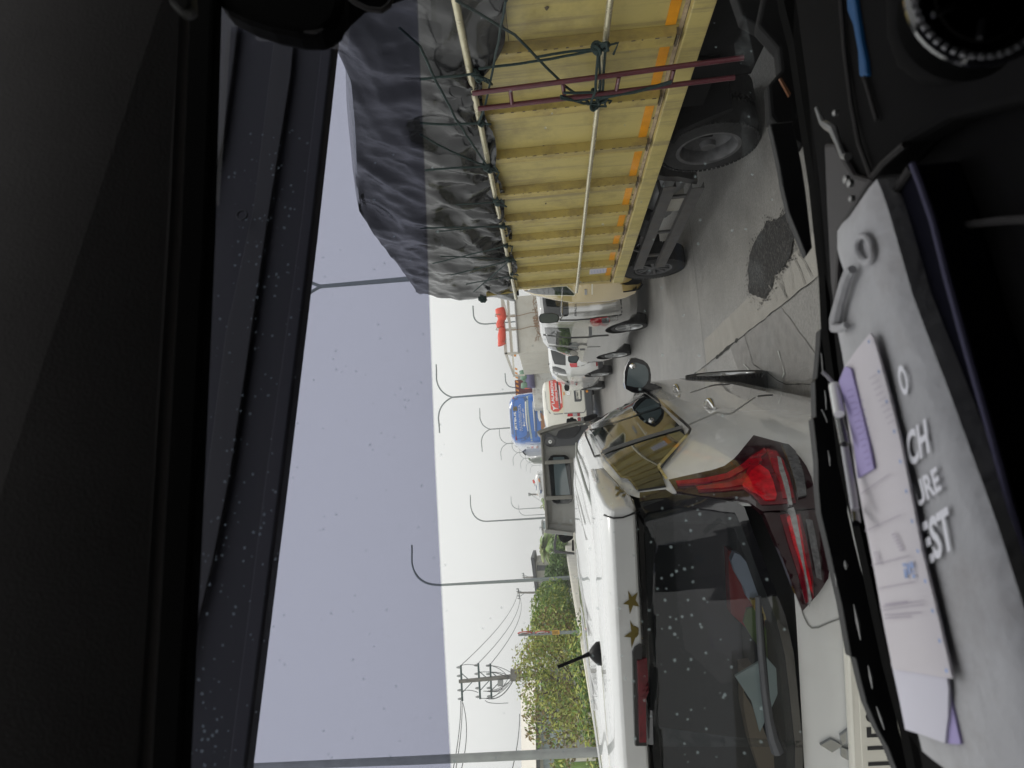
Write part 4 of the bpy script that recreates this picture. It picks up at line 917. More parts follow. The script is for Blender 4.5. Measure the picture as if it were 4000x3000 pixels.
XP.patch('window_frame',[(2500,2000),(2510,2300),(2521,2600),(2531,2908),(2549,2908),(2539,2600),(2529,2300),(2520,2030),(2535,2015),(2650,1990),(2872,2012),(2900,2070),(2975,2275),(3028,2415),(3060,2550),(3078,2700),(3100,2908),(3130,2908),(3110,2700),(3094,2540),(3062,2400),(3008,2262),(2948,2100),(2908,1990),(2885,1975),(2650,1945)],MATS['gloss_black'],X_,off=.016,mirror=True,res=.02)
XP.patch('rear_pillar',Z2((668,1290),(890,1262),(985,1325),(800,1345),(668,1370)),MATS['gloss_black'],X_,off=.010,mirror=True)
# side glazing
XP.patch('side_window',Z2((245,745),(340,925),(1010,705),(850,545)),MATS['dark_glass'],X_,off=.008,mirror=True)
XP.patch('side_window',Z2((250,700),(245,690),(330,570),(470,475),(620,430),(700,415),(840,520)),MATS['dark_glass'],X_,off=.008,mirror=True)
XP.patch('side_window',Z2((360,950),(520,1155),(600,1180),(650,1260),(890,1225),(835,1080),(1060,790),(1045,745),(1010,725)),MATS['dark_glass'],X_,off=.008,mirror=True)
XP.seam('window_surround',Z2((700,410),(500,440),(320,560),(240,680),(225,740),(335,935),(350,960),(510,1155),(570,1165),(610,1210),(650,1270)),9,MATS['gloss_black'],X_,off=.012,mirror=True)
XP.seam('chrome_trim',Z2((712,405),(830,490),(960,610),(1090,725),(1108,752),(1095,785),(838,1068),(838,1085),(905,1185)),11,MATS['chrome'],X_,off=.016,mirror=True)
XP.seam('door_pillar',Z2((228,728),(500,640),(850,528)),15,MATS['gloss_black'],X_,off=.014,mirror=True)
XP.seam('door_pillar',Z2((330,945),(700,820),(1040,722)),13,MATS['grey_plastic'],X_,off=.012,mirror=True)
# seams
XP.seam('door_seam',Z2((1072,690),(1340,572),(1370,590),(1440,592),(1480,570),(1580,500),(1660,445)),3,MATS['seam_soft'],X_,mirror=True)
XP.seam('door_seam',Z2((1100,405),(1180,382),(1250,355)),2.2,MATS['seam_soft'],X_,mirror=True)
XP.seam('door_crease',Z2((1255,352),(1330,338),(1442,334)),3,MATS['grey_plastic'],X_,mirror=True)
XP.seam('door_crease',Z2((1680,438),(1750,430),(1810,428)),4,MATS['grey_plastic'],X_,mirror=True)
XP.seam('roof_channel',Z2((300,560),(215,640),(182,700),(200,790),(240,880),(272,962),(322,950)),6,MATS['seam'],X_,off=.004,mirror=True)
XP.seam('tailgate_seam',Z2((360,1462),(430,1490),(510,1485),(665,1430)),7,MATS['seam'],X_,off=.004,mirror=True)
XP.seam('bumper_seam',[(3132,2385),(3142,2412),(3155,2438),(3170,2452),(3195,2450),(3240,2430),(3290,2412)],6,MATS['seam_soft'],X_,mirror=True)
# roof ribs and ditch
for xx in (.56,.50,.18,.12):
    for s in (-1,1):
        mb=MB(); mb.tube([(s*xx,.62,1.6935 if xx<.3 else 1.676),(s*xx,1.3,1.698 if xx<.3 else 1.682),(s*xx,2.0,1.676 if xx<.3 else 1.655)],.004,6); mb.build('roof_rib',MATS['white_paint'],X_,smooth=True,local=True)
for s in (-1,1):
    mb=MB(); mb.tube([(s*.655,.22,1.643),(s*.66,.8,1.655),(s*.65,1.6,1.655),(s*.62,2.2,1.63)],.006,6); mb.build('roof_moulding',MATS['warm_grey'],X_,smooth=True,local=True)
# tail lights
XP.patch('tail_light',[(2616,1887),(2700,1868),(2785,1850),(2833,1834),(2870,1806),(2900,1770),(2945,1713),(2990,1726),(3058,1744),(3095,1765),(3127,1802),(3150,1835),(3168,1875),(3182,1930),(3187,1992),(3150,1996),(3060,2001),(2975,2006),(2950,1986),(2922,1966),(2880,1958),(2840,1958),(2750,1950),(2645,1932)],MATS['red_dark'],X_,off=.014,mirror=True,res=.04)
XP.patch('tail_light',[(2980,2012),(3060,2008),(3188,1999),(3204,2018),(3225,2153),(3236,2208),(3230,2256),(3190,2315),(3128,2382),(3100,2310),(3046,2167),(3008,2080)],MATS['red_dark'],X_,off=.014,mirror=True,res=.04)
mat('red_mid',(.13,.004,.012),.08,coat=.8,var=.3,vs=30)
XP.patch('lens_inner',Z2((1480,1150),(1640,1010),(1770,925),(1850,985),(1930,1100),(1975,1250),(2000,1390),(1700,1400),(1640,1320),(1560,1270),(1400,1290),(1180,1300),(1150,1245)),MATS['red_mid'],X_,off=.018,mirror=True,res=.03)
XP.patch('light_strip',Z2((985,1215),(1230,1190),(1420,1150),(1520,1095),(1620,1010),(1740,930),(1760,965),(1650,1060),(1560,1130),(1440,1190),(1240,1230),(1000,1245)),MATS['red_lamp'],X_,off=.022,mirror=True,res=.03)
XP.patch('light_strip',Z2((1170,1260),(1440,1225),(1560,1180),(1600,1110),(1700,1000),(1720,1040),(1650,1120),(1600,1190),(1560,1245),(1430,1270),(1180,1285)),MATS['red_lamp'],X_,off=.022,mirror=True,res=.03)
XP.patch('light_reflector',Z2((1620,1130),(1700,1080),(1770,1130),(1800,1200),(1830,1320),(1820,1365),(1740,1370),(1660,1310),(1560,1250)),MATS['red_lamp_bright'],X_,off=.024,mirror=True,res=.05)
XP.patch('light_strip',Z2((1760,940),(1840,960),(1900,1040),(1945,1180),(1980,1350),(1880,1352),(1860,1230),(1800,1080)),MATS['red_lamp'],X_,off=.022,mirror=True,res=.04)
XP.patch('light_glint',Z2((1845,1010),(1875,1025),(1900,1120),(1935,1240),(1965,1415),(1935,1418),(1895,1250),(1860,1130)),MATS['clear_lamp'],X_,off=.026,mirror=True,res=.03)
XP.patch('clear_lens',Z2((1890,890),(1950,900),(2010,960),(2050,1060),(2080,1180),(2095,1330),(2020,1345),(1990,1200),(1950,1050)),MATS['clear_lamp_dark'],X_,off=.022,mirror=True,res=.04)
XP.patch('lens_inner',[(3040,2020),(3060,2016),(3120,2016),(3145,2120),(3168,2250),(3172,2330),(3140,2350),(3110,2240),(3070,2120)],MATS['red_mid'],X_,off=.018,mirror=True,res=.04)
XP.patch('light_strip',[(3065,2030),(3085,2018),(3112,2025),(3122,2080),(3140,2190),(3158,2260),(3166,2310),(3156,2296),(3122,2216),(3088,2120)],MATS['red_lamp_bright'],X_,off=.022,mirror=True,res=.04)
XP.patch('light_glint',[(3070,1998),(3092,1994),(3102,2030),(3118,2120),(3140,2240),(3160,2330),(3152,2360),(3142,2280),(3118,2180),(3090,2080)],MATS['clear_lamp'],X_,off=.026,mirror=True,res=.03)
XP.patch('clear_lens',[(3140,2040),(3165,2040),(3180,2110),(3195,2200),(3200,2260),(3180,2250),(3165,2170)],MATS['clear_lamp_dark'],X_,off=.022,mirror=True,res=.05)
XP.patch('brake_light',[(2468,2545),(2478,2525),(2500,2512),(2512,2520),(2518,2700),(2522,2908),(2478,2908),(2471,2700)],MATS['gloss_black'],X_,off=.008,mirror=True)
XP.patch('brake_light_lens',[(2484,2575),(2508,2568),(2515,2700),(2516,2890),(2492,2890),(2487,2700)],MATS['red_mid'],X_,off=.014,mirror=True)
# stickers
XP.patch('star_sticker',Z3((555,675),(592,730),(641,690),(622,758),(654,815),(600,806),(572,882),(560,800),(512,792),(565,755)),MATS['gold'],X_,off=.003,thick=False,res=.2)
XP.patch('star_sticker',Z3((572,932),(605,985),(672,948),(645,1035),(684,1098),(620,1082),(586,1176),(580,1082),(520,1075),(585,1030)),MATS['gold'],X_,off=.003,thick=False,res=.2)
for pts in (((455,1215),(470,1230),(495,1218),(480,1240),(485,1258),(465,1245),(450,1250)),((490,1240),(505,1252),(530,1236),(515,1262),(540,1275),(508,1272),(480,1278)),((470,1265),(490,1278),(470,1300),(450,1302),(462,1284)),((515,1290),(535,1285),(550,1280),(535,1300),(520,1312),(505,1310))):
    XP.patch('star_sticker',Z2(*pts),MATS['gold'],X_,off=.003,thick=False,res=.3)
# emblem: three diamonds
for pts in ([(3200,2902),(3241,2880),(3276,2898),(3284,2906),(3245,2930)],[(3276,2866),(3317,2835),(3322,2880),(3285,2902)],[(3280,2910),(3326,2925),(3327,2971),(3281,2946)]):
    XP.patch('emblem',pts,MATS['emblem_metal'],X_,off=.012,res=.3,smooth=False)
# number plate
plx=-.005
plx=.095
mb=MB(); mb.box((plx-.0,.055,.865),(.56,.03,.20)); mb.build('plate_recess',MATS['cream_paint'],X_,local=True,bevel=.01)
mb=MB(); mb.box((plx,.045,.86),(.50,.012,.155)); pl=mb.build('number_plate',MATS['white_plate'],X_,local=True,bevel=.004)
fn=lambda u,v:XP.M@Vector((u,.0375,v))
text_on('plate_text','B 1159 FYA',MATS['ink'],pl,lambda u,v:fn(u,v),(-.15,.832),(.47,0),(0,.088),.012)
text_on('plate_text','07·28',MATS['ink'],pl,lambda u,v:fn(u,v),(.04,.795),(.09,0),(0,.02),0)
XP.seam('plate_garnish_seam',[(3362,2780),(3372,2840),(3386,2908)],5,MATS['seam_soft'],X_,mirror=True)
# rear wiper
mb=MB(); mb.tube([XP.hit(x,y,.045) for x,y in Z4((1000,140),(1005,300),(1020,560),(1050,900),(1090,1180),(1120,1320),(1165,1440))],[.009,.010,.011,.012,.014,.017,.02],8); mb.build('rear_wiper',MATS['grey_plastic'],X_,smooth=True)
mb=MB(); mb.tube([XP.hit(x,y,.024) for x,y in Z4((1030,300),(1045,560),(1075,900),(1110,1250))],.008,8); mb.build('wiper_blade',MATS['black_plastic'],X_,smooth=True)
# antenna
b0=XP.Mi@atZ(2335,2553,1.70); b0.z=1.692
mb=MB(); mb.lathe([(0,.031),(.010,.030),(.022,.019),(.030,.009),(.032,0)],(b0.x,b0.y,b0.z),'Z',20); an=mb.build('antenna',MATS['black_plastic'],X_,smooth=True,local=True)
mb=MB(); A=XP.M@(b0+Vector((0,0,.03))); yy=A.y; B=atY(2178,2606,yy-.02); mb.tube([A,A.lerp(B,.2),B],[.007,.0048,.0048],8); mb.build('antenna_rod',MATS['black_plastic'],an,smooth=True)
# door handles
for hy,L_ in ((1.50,1),(2.50,.95)):
    def hp(dy,dz,off):
        w_=XP.bvh.ray_cast(Vector((2,hy+dy,.965+dz-.03*(hy-1.5))),Vector((-1,0,0)))[0]; return XP.M@Vector((w_.x+off,w_.y,w_.z))
    mb=MB(); cup=[(0,0)]+[(.055*math.cos(t)-.02,.030*math.sin(t)) for t in [k*2*math.pi/20 for k in range(20)]]
    mb.add([hp(a*L_,b*L_,.004) for a,b in cup],[(0,1+k,1+(k+1)%20) for k in range(20)]); mb.build('door_handle_cup',MATS['chrome'],X_,smooth=True)
    mb=MB(); pts=[hp(a*L_,0,o_) for a,o_ in ((-.085,.006),(-.06,.02),(-.02,.036),(.03,.036),(.075,.02),(.10,.006))]; mb.tube(pts,[.008,.012,.014,.014,.012,.007],10); mb.build('door_handle',MATS['chrome'],X_,smooth=True)
# mirror
def Xp(x,y,s=2.80):
    d=XP.Mi.to_3x3()@ray(x,y); o_=XP.Mi@CAM; return XP.M@(o_+d*((s-o_.y)/d.y))
P=[Xp(x,y) for x,y in Z7((940,230),(975,185),(1060,182),(1150,208),(1215,260),(1248,320),(1266,420),(1262,520),(1205,600),(1150,650),(1090,688),(1000,678),(900,622),(884,540),(886,380),(915,280))]
fwd=XP.M.to_3x3()@Vector((0,1,0)); c=sum(P,Vector())/len(P)
mb=MB(); k=len(P); ring2=[c+(p-c)*1.03+fwd*.05 for p in P]; ring3=[c+(p-c)*.8+fwd*.13 for p in P]; ring4=[c+(p-c)*.3+fwd*.17 for p in P]
mb.add(P+ring2+ring3+ring4,[tuple(range(k))]+[(a*k+i,a*k+(i+1)%k,(a+1)*k+(i+1)%k,(a+1)*k+i) for a in range(3) for i in range(k)]+[tuple(3*k+i for i in range(k))[::-1]])
mr=mb.build('wing_mirror',MATS['gloss_black'],X_,smooth=True)
mb=MB(); Q=[Xp(x,y,2.795) for x,y in Z7((958,285),(1010,245),(1060,245),(1180,285),(1215,340),(1228,400),(1225,500),(1190,560),(1140,602),(1040,600),(912,572),(915,520),(932,360))]; mb.add([q-fwd*.004 for q in Q],[tuple(range(len(Q)))]); mb.build('mirror_glass',MATS['blue_glass'],mr)
mb=MB(); cc=Xp(*Z7((1005,295))[0],2.788); up=Vector((0,0,1)); rt=XP.M.to_3x3()@Vector((1,0,0))
for r0,dep in ((.022,0),(.018,-.006),(.010,-.010)): pass
ringv=[cc]; mb.v=[cc-fwd*.012]; 
for r0,dp in ((.012,-.010),(.020,-.003),(.023,.004)): mb.v+=[cc+(rt*math.cos(t)+up*math.sin(t))*r0+fwd*dp for t in [q*2*math.pi/20 for q in range(20)]]
mb.f=[[0,1+i,1+(i+1)%20] for i in range(20)]+[[1+a*20+i,1+(a+1)*20+i,1+(a+1)*20+(i+1)%20,1+a*20+(i+1)%20] for a in range(2) for i in range(20)]; mb.m=[0]*len(mb.f); mb.build('blind_spot_mirror',MATS['chrome'],mr,smooth=True)
mb=MB(); mb.prism([Xp(x,y,2.84) for x,y in Z7((1150,640),(1240,530),(1330,560),(1435,605),(1360,645),(1230,672),(1100,690))],fwd*.1); mb.build('mirror_arm',MATS['gloss_black'],mr,bevel=.008)
for x in (-.80,.80):
    for y in (.80,3.60): wheel(X_,(x*.98,y,.32),.32,.2,1 if x>0 else -1,5,MATS['alloy'],.68)
# things lying behind the rear window
bk=XP.M@Vector((.36,.42,1.10))
def inx(pts,s,m,name,label,cat,thick=.02,org=None):
    P=[Xp(x,y,s) for x,y in pts]; mb=MB(); mb.prism(P,fwd*thick); c=sum(P,Vector())/len(P); o_=mb.build(name,m,origin=c); tag(o_,label,cat); return o_
inx(Z3((1425,330),(1480,345),(1600,450),(1700,700),(1780,950),(1840,1180),(1760,1180),(1560,980),(1450,880),(1435,600)),.40,MATS['red_basket'],'plastic_basket','red plastic basket with slots seen through the rear window of the white minivan','basket',.05)
inx(Z3((1480,352),(1530,370),(1580,430),(1640,560),(1690,690),(1720,750),(1640,790),(1590,740),(1560,650),(1490,530),(1452,420)),.36,MATS['cloth_blue'],'cloth_bundle','crumpled pale blue cloth on the red basket inside the white minivan','cloth',.03)
inx(Z3((1620,760),(1730,760),(1755,930),(1715,945),(1650,830)),.34,MATS['packet_yellow'],'snack_packet','small yellow printed packet beside the red basket','packet',.03)
inx(Z3((1485,1420),(1680,1305),(1760,1260),(1855,1370),(1865,1490),(1850,1580),(1820,1650),(1700,1900),(1630,1640)),.30,MATS['sheet_pale'],'board','pale grey green board leaning behind the rear window of the minivan','board',.01)
inx(Z3((1550,1350),(1640,1330),(1560,1560),(1700,1800),(1760,1950),(1900,2300),(1720,2300),(1620,2000),(1560,1700)),.38,MATS['cardboard'],'cardboard_box','brown cardboard box behind the pale board in the minivan','box',.06)
inx(Z3((1590,840),(1650,830),(1720,950),(1830,1180),(1840,1290),(1760,1260),(1640,1100),(1560,960)),.385,MATS['leaf_green'],'vegetable_bag','green and red patterned bag below the basket in the minivan','bag',.03)
# ================================================================ SILVER VAN
VO=(3.40,10.32,0)
V=Body([(.22,.15,4.2,.78,6),(.36,.02,4.34,.83,7),(.55,.0,4.4,.85,7.5),(.85,.03,4.38,.855,8),(1.0,.06,4.2,.85,8),(1.10,.07,3.9,.84,8),(1.3,.09,3.5,.82,8),(1.55,.12,3.05,.79,7.5),(1.72,.16,2.75,.755,7),(1.80,.22,2.5,.70,6),(1.84,.35,2.2,.6,5),(1.86,.8,1.8,.3,4)],VO,0,res=140,sub=5)
V_=empty('silver_van',VO,0,'silver van in the right lane just ahead of the yellow truck cab','van')
V.build([MATS['silver_paint'],MATS['seam']],V_,[arch(-.78,.84,.32,.40,.40),arch(-.78,3.32,.32,.40,.40)])
V.patch('rear_window',Z1((798,120),(1168,110),(1176,225),(1188,460),(1172,492),(1140,500),(860,508),(838,480),(815,300)),MATS['dark_glass'],V_,off=.006)
V.patch('tail_light',Z1((1490,560),(1500,535),(1600,518),(1740,500),(1770,515),(1780,560),(1762,605),(1720,632),(1690,636),(1650,618),(1600,632),(1545,634),(1505,610)),MATS['red_lamp'],V_,off=.012)
V.patch('clear_lens',Z1((1660,520),(1740,508),(1768,530),(1765,590),(1730,610),(1680,600),(1655,560)),MATS['clear_lamp_dark'],V_,off=.018)
V.patch('side_window',Z1((838,662),(1188,672),(1200,690),(1218,803),(1000,775),(850,752)),MATS['dark_glass'],V_,off=.005)
V.patch('side_window',Z1((850,775),(1000,795),(1222,822),(1232,900),(1180,918),(1050,908),(890,888)),MATS['dark_glass'],V_,off=.005)
V.patch('side_window',Z1((935,930),(1080,935),(1190,955),(1280,1000),(1325,1030),(1318,1062),(1250,1062),(1160,1040),(1050,1000),(960,965)),MATS['dark_glass'],V_,off=.005)
V.seam('door_seam',Z1((820,765),(1000,775),(1220,808),(1480,800),(1540,785),(1760,772)),6,MATS['seam'],V_)
V.seam('door_seam',Z1((900,925),(1180,935),(1240,925),(1420,945),(1640,935)),3,MATS['seam_soft'],V_)
V.seam('tailgate_seam',Z1((1055,556),(1300,552),(1480,538),(1630,512),(1800,498),(1940,478),(1950,440),(1925,140)),5,MATS['seam'],V_)
V.seam('bumper_seam',Z1((1790,500),(1870,490),(1880,530),(1870,600)),3,MATS['seam_soft'],V_)
V.patch('slide_rail',Z1((1470,648),(1518,652),(1522,780),(1478,788)),MATS['grey_plastic'],V_,off=.004)
V.seam('door_handle',Z1((1310,925),(1380,918),(1450,925)),10,MATS['silver_paint'],V_,off=.03)
V.patch('fuel_flap',Z1((1345,965),(1420,962),(1422,988),(1350,990)),MATS['grey_plastic'],V_,off=.003)
V.seam('window_surround',Z1((905,925),(950,980),(1050,1020),(1180,1060),(1300,1078)),7,MATS['gloss_black'],V_)
text_on('badge_text','EVALIA',MATS['gloss_black'],V_,lambda x,y:V.hit(x,y,.008),Z1((1300,492))[0],(0,-172/3.687),(-32/3.687,-4/3.687),.02)
mb=MB(); P=[atY(x,y,13.0) for x,y in Z1((1175,1085),(1185,1075),(1300,1062),(1338,1085),(1330,1120),(1300,1170),(1200,1165),(1178,1140))]; mb.prism(P,(.01,.10,0)); mr=mb.build('wing_mirror',MATS['black_plastic'],V_,bevel=.01)
mb=MB(); c=sum(P,Vector())/len(P); mb.add([c+(p-c)*.84-Vector((0,.005,0)) for p in P],[tuple(range(len(P)))]); mb.build('mirror_glass',MATS['blue_glass'],mr)
for y in (.84,3.32):
    for s in (-1,1): wheel(V_,(s*.745,y,.315),.315,.19,s,5,MATS['alloy'],.70)
# ================================================================ WHITE SUV
SO=(3.70,17.0,0)
S=Body([(.25,.2,4.2,.76,5),(.42,.05,4.36,.83,5.5),(.62,.0,4.42,.85,6),(.9,.03,4.38,.86,6),(1.02,.06,4.1,.855,6),(1.12,.09,3.35,.84,6),(1.3,.16,3.0,.79,6),(1.5,.24,2.65,.73,6),(1.62,.32,2.3,.66,5),(1.69,.5,1.9,.5,4),(1.70,1,1.5,.2,4)],SO,0,res=120,sub=5)
S_=empty('suv',SO,0,'white suv ahead of the silver van with a red tail lamp','suv')
S.build([MATS['white_paint'],MATS['seam']],S_,[arch(-.78,.82,.34,.42,.4),arch(-.78,3.5,.34,.42,.4)])
S.patch('rear_window',Z1((925,985),(1000,1000),(1140,1062),(1142,1205),(1080,1200),(985,1188),(955,1120)),MATS['dark_glass'],S_,off=.006)
S.patch('tail_light',Z1((1202,1175),(1305,1172),(1310,1228),(1218,1232),(1204,1205)),MATS['red_lamp_bright'],S_,off=.012)
S.patch('side_window',Z1((950,1222),(1000,1222),(1125,1265),(1140,1285),(1155,1325),(1185,1460),(1110,1420),(1020,1370),(960,1310)),MATS['dark_glass'],S_,off=.006)
S.seam('window_pillar',Z1((950,1290),(1060,1330),(1160,1345)),7,MATS['white_paint'],S_,off=.01)
S.patch('rear_bumper',Z1((1605,1150),(1670,1152),(1688,1260),(1612,1282)),MATS['grey_plastic'],S_,off=.012)
S.seam('tailgate_seam',Z1((1310,1225),(1400,1205),(1470,1170),(1500,1120)),3,MATS['seam_soft'],S_)
S.patch('reflector',Z1((1572,1145),(1600,1148),(1602,1210),(1580,1215)),MATS['red_lamp'],S_,off=.012)
S.seam('roof_rail',Z1((895,1175),(885,1240),(900,1310)),9,MATS['grey_plastic'],S_,off=.05)
for a in (((1225,1378),(1255,1378)),((1278,1462),(1305,1470))): S.seam('door_handle',Z1(*a),9,MATS['chrome'],S_,off=.03)
S.seam('door_seam',Z1((1170,1330),(1250,1345),(1400,1345),(1480,1330)),2.5,MATS['seam_soft'],S_)
S.seam('door_seam',Z1((1180,1450),(1300,1450),(1420,1440),(1550,1425)),2.5,MATS['seam_soft'],S_)
mb=MB(); mb.prism([atY(x,y,19.6) for x,y in Z1((1120,1500),(1150,1480),(1190,1485),(1198,1540),(1180,1578),(1140,1575),(1122,1540))],(.02,.12,0)); mr=mb.build('wing_mirror',MATS['black_plastic'],S_,bevel=.01)
mb=MB(); mb.prism([atY(x,y,19.65) for x,y in Z1((1170,1440),(1200,1440),(1200,1500),(1175,1500))],(.02,.06,0)); mb.build('mirror_arm',MATS['black_plastic'],mr)
for y in (.82,3.5):
    for s in (-1,1): wheel(S_,(s*.75,y,.34),.34,.2,s,5,MATS['alloy'],.68)
# ================================================================ CREAM VAN WITH RED BANNER
LO=(2.78,22.5,0)
Lb=Body([(.42,.03,3.9,.78,8),(.55,.0,4.0,.82,10),(.9,.02,4.0,.84,11),(1.3,.04,3.9,.84,11),(1.7,.09,3.7,.82,9),(1.86,.13,3.5,.80,8),(1.94,.2,3.3,.74,6),(1.985,.4,3.0,.6,5),(2.0,1,2.4,.3,4)],LO,0,res=120,sub=4)
L_=empty('delivery_van',LO,0,'cream delivery van seen from behind with a red banner on its rear window','van')
Lb.build([MATS['cream_paint'],MATS['seam']],L_)
hb_=lambda x,y,o=.01:Lb.hit(x,y,o)
Lb.patch('rear_window_recess',Z5((985,250),(1020,215),(1260,300),(1320,400),(1345,850),(1330,960),(1110,945),(1040,880)),MATS['cream_trim'],L_,off=.006)
bn=Lb.patch('banner',Z5((1015,255),(1035,222),(1090,205),(1260,290),(1290,350),(1318,830),(1270,890),(1220,930),(1115,928),(1065,880)),MATS['banner_red'],L_,off=.014)
text_on('banner_text','LALAMOVE',MATS['white_ink'],bn,lambda x,y:hb_(x,y,.02),Z5((1143,760))[0],(-35/5.53,-505/5.53),(-62/5.53,4/5.53),.035)
text_on('banner_text','deliver faster',MATS['white_ink'],bn,lambda x,y:hb_(x,y,.02),Z5((1208,700))[0],(-28/5.53,-395/5.53),(-52/5.53,4/5.53),.02)
Lb.patch('banner_strip',Z5((1180,262),(1210,262),(1228,400),(1270,850),(1262,880),(1238,870)),MATS['ink'],bn,off=.018)
text_on('banner_text','Aplikasi pengiriman instan 24/7',MATS['white_ink'],bn,lambda x,y:hb_(x,y,.024),Z5((1258,860))[0],(-38/5.53,-400/5.53),(-18/5.53,1/5.53),.02)
Lb.patch('banner_strip',Z5((1228,362),(1248,362),(1292,750),(1270,752)),MATS['white_ink'],bn,off=.018)
for pts in (((1070,760),(1150,845),(1225,862),(1150,870),(1105,905),(1115,850)),): Lb.patch('bird_emblem',Z5(*pts),MATS['white_ink'],bn,off=.02)
Lb.patch('plate_recess',Z5((1545,400),(1590,415),(1725,430),(1730,680),(1700,710),(1575,715)),MATS['grey_plastic'],L_,off=.006)
pl=Lb.patch('number_plate',Z5((1592,425),(1685,425),(1704,655),(1615,662)),MATS['white_plate'],L_,off=.02)
text_on('plate_text','B 9867 UI',MATS['ink'],pl,lambda x,y:hb_(x,y,.026),Z5((1662,650))[0],(-18/5.53,-220/5.53),(-42/5.53,3/5.53),.02)
Lb.patch('tail_light',Z5((1425,978),(1530,965),(1540,1030),(1418,1034)),MATS['red_lamp_bright'],L_,off=.014)
Lb.patch('clear_lens',Z5((1532,965),(1625,962),(1628,1030),(1542,1030)),MATS['clear_lamp'],L_,off=.014)
Lb.patch('tail_light',Z5((1628,962),(1690,960),(1692,1028),(1632,1030)),MATS['red_lamp'],L_,off=.014)
Lb.patch('fog_marker',Z5((1330,505),(1355,505),(1358,575),(1335,575)),MATS['amber'],L_,off=.012)
Lb.seam('door_handle',Z5((1415,500),(1440,497),(1460,520),(1455,555),(1430,565),(1412,540),(1415,505)),6,MATS['chrome'],L_,off=.02)
Lb.seam('tailgate_seam',Z5((1780,450),(1815,860),(1800,920),(1770,948),(1600,955),(1380,965),(1150,985),(1040,960),(980,880),(950,600),(930,300)),4,MATS['seam_soft'],L_)
mb=MB(); mb.box((2.78,22.75,.42),(1.62,.5,.26)); bp=mb.build('rear_bumper',MATS['grey_plastic'],L_,bevel=.03)
for x in (2.05,3.1): mb=MB(); mb.box((x,22.49,.45),(.16,.02,.07)); mb.build('marker',MATS['amber'],bp)
mb=MB(); mb.tube([(2.35,22.9,.26),(2.35,22.5,.26)],.045,10); mb.tube([(2.4,22.8,.27),(3.3,22.9,.3)],.04,8); mb.build('exhaust',MATS['tank_alu'],L_,smooth=True)
for x in (-.66,.66): wheel(L_,(x,.9,.30),.30,.19,-1 if x<0 else 1,5,MATS['steel_rim'],.6); wheel(L_,(x,3.2,.30),.30,.19,-1 if x<0 else 1,5,MATS['steel_rim'],.6)
# ================================================================ BLUE BUS
BO=(3.13,30.5,0)
B=Body([(.35,.1,11.8,1.1,10),(.6,.0,12,1.22,14),(1.6,.0,12,1.25,14),(2.6,.03,12,1.25,14),(3.2,.08,11.9,1.23,12),(3.5,.16,11.8,1.18,9),(3.64,.32,11.6,1.05,7),(3.70,.8,11.2,.7,5)],BO,0,res=110,sub=4)
B_=empty('bus',BO,0,'blue tour bus seen from behind in the right lane','bus')
B.build([MATS['bus_blue'],MATS['seam']],B_)
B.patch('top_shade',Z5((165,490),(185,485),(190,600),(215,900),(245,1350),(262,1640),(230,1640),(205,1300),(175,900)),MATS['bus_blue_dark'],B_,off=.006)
hb2=lambda x,y,o=.02:B.hit(x,y,o)
B.seam('window_outline',Z5((225,560),(300,562),(450,585),(500,620),(525,680),(530,720)),14,MATS['bus_blue_dark'],B_,off=.012)
B.seam('window_outline',Z5((225,560),(232,800),(270,1200),(300,1560),(340,1555),(500,1510),(570,1450),(580,1400),(572,1360)),12,MATS['bus_blue_dark'],B_,off=.012)
for a in (((238,580),(262,580),(262,660),(240,660)),((300,1460),(322,1460),(325,1540),(305,1540))): B.patch('tail_light',Z5(*a),MATS['red_lamp'],B_,off=.02)
text_on('bus_text','JETBUS',MATS['white_ink'],B_,hb2,Z5((345,1325))[0],(-25/5.53,-395/5.53),(-58/5.53,10/5.53),.03)
text_on('bus_text','5',MATS['gold'],B_,hb2,Z5((335,915))[0],(-3/5.53,-105/5.53),(-85/5.53,5/5.53),.06)
text_on('bus_text','PARIWISATA',MATS['white_ink'],B_,hb2,Z5((457,1340))[0],(-48/5.53,-575/5.53),(-62/5.53,8/5.53),.03)
text_on('bus_text','PARIWISATA',MATS['bus_blue'],B_,lambda x,y:B.hit(x,y,.03),Z5((453,1335))[0],(-48/5.53,-565/5.53),(-54/5.53,8/5.53),-.012)
text_on('bus_text','0811 2605 177',MATS['white_ink'],B_,hb2,Z5((506,1205))[0],(-34/5.53,-345/5.53),(-30/5.53,4/5.53),.01)
B.patch('emblem',Z5((468,1215),(490,1210),(508,1222),(505,1240),(485,1246),(468,1235)),MATS['white_ink'],B_,off=.02)
for a in (((500,720),(512,700),(528,720),(530,850),(552,1200),(575,1355),(560,1355),(520,1150),(503,900)),((662,705),(670,702),(700,950),(722,1350),(712,1350),(690,1100),(672,900))): B.patch('trim_line',Z5(*a),MATS['cream_paint'],B_,off=.02)
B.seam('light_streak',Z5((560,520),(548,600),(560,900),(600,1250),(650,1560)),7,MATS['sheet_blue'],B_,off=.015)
B.seam('crease',Z5((665,540),(705,700),(715,860),(745,1200),(740,1480)),6,MATS['bus_blue_dark'],B_,off=.012)
B.seam('graphic',Z5((760,430),(765,550),(790,800),(810,1060),(840,1130)),10,MATS['white_ink'],B_,off=.02)
B.seam('graphic',Z5((760,435),(830,480),(910,560)),14,MATS['white_ink'],B_,off=.022)
B.patch('graphic',Z5((815,740),(860,780),(900,960),(905,1000),(850,940)),MATS['warm_grey'],B_,off=.018)
B.patch('graphic',Z5((835,945),(880,980),(980,1230),(975,1240),(905,1320),(850,1320)),MATS['bus_brown'],B_,off=.018)
B.patch('graphic',Z5((890,1010),(930,1020),(980,1150),(990,1240),(975,1235),(920,1120)),MATS['bus_orange'],B_,off=.022)
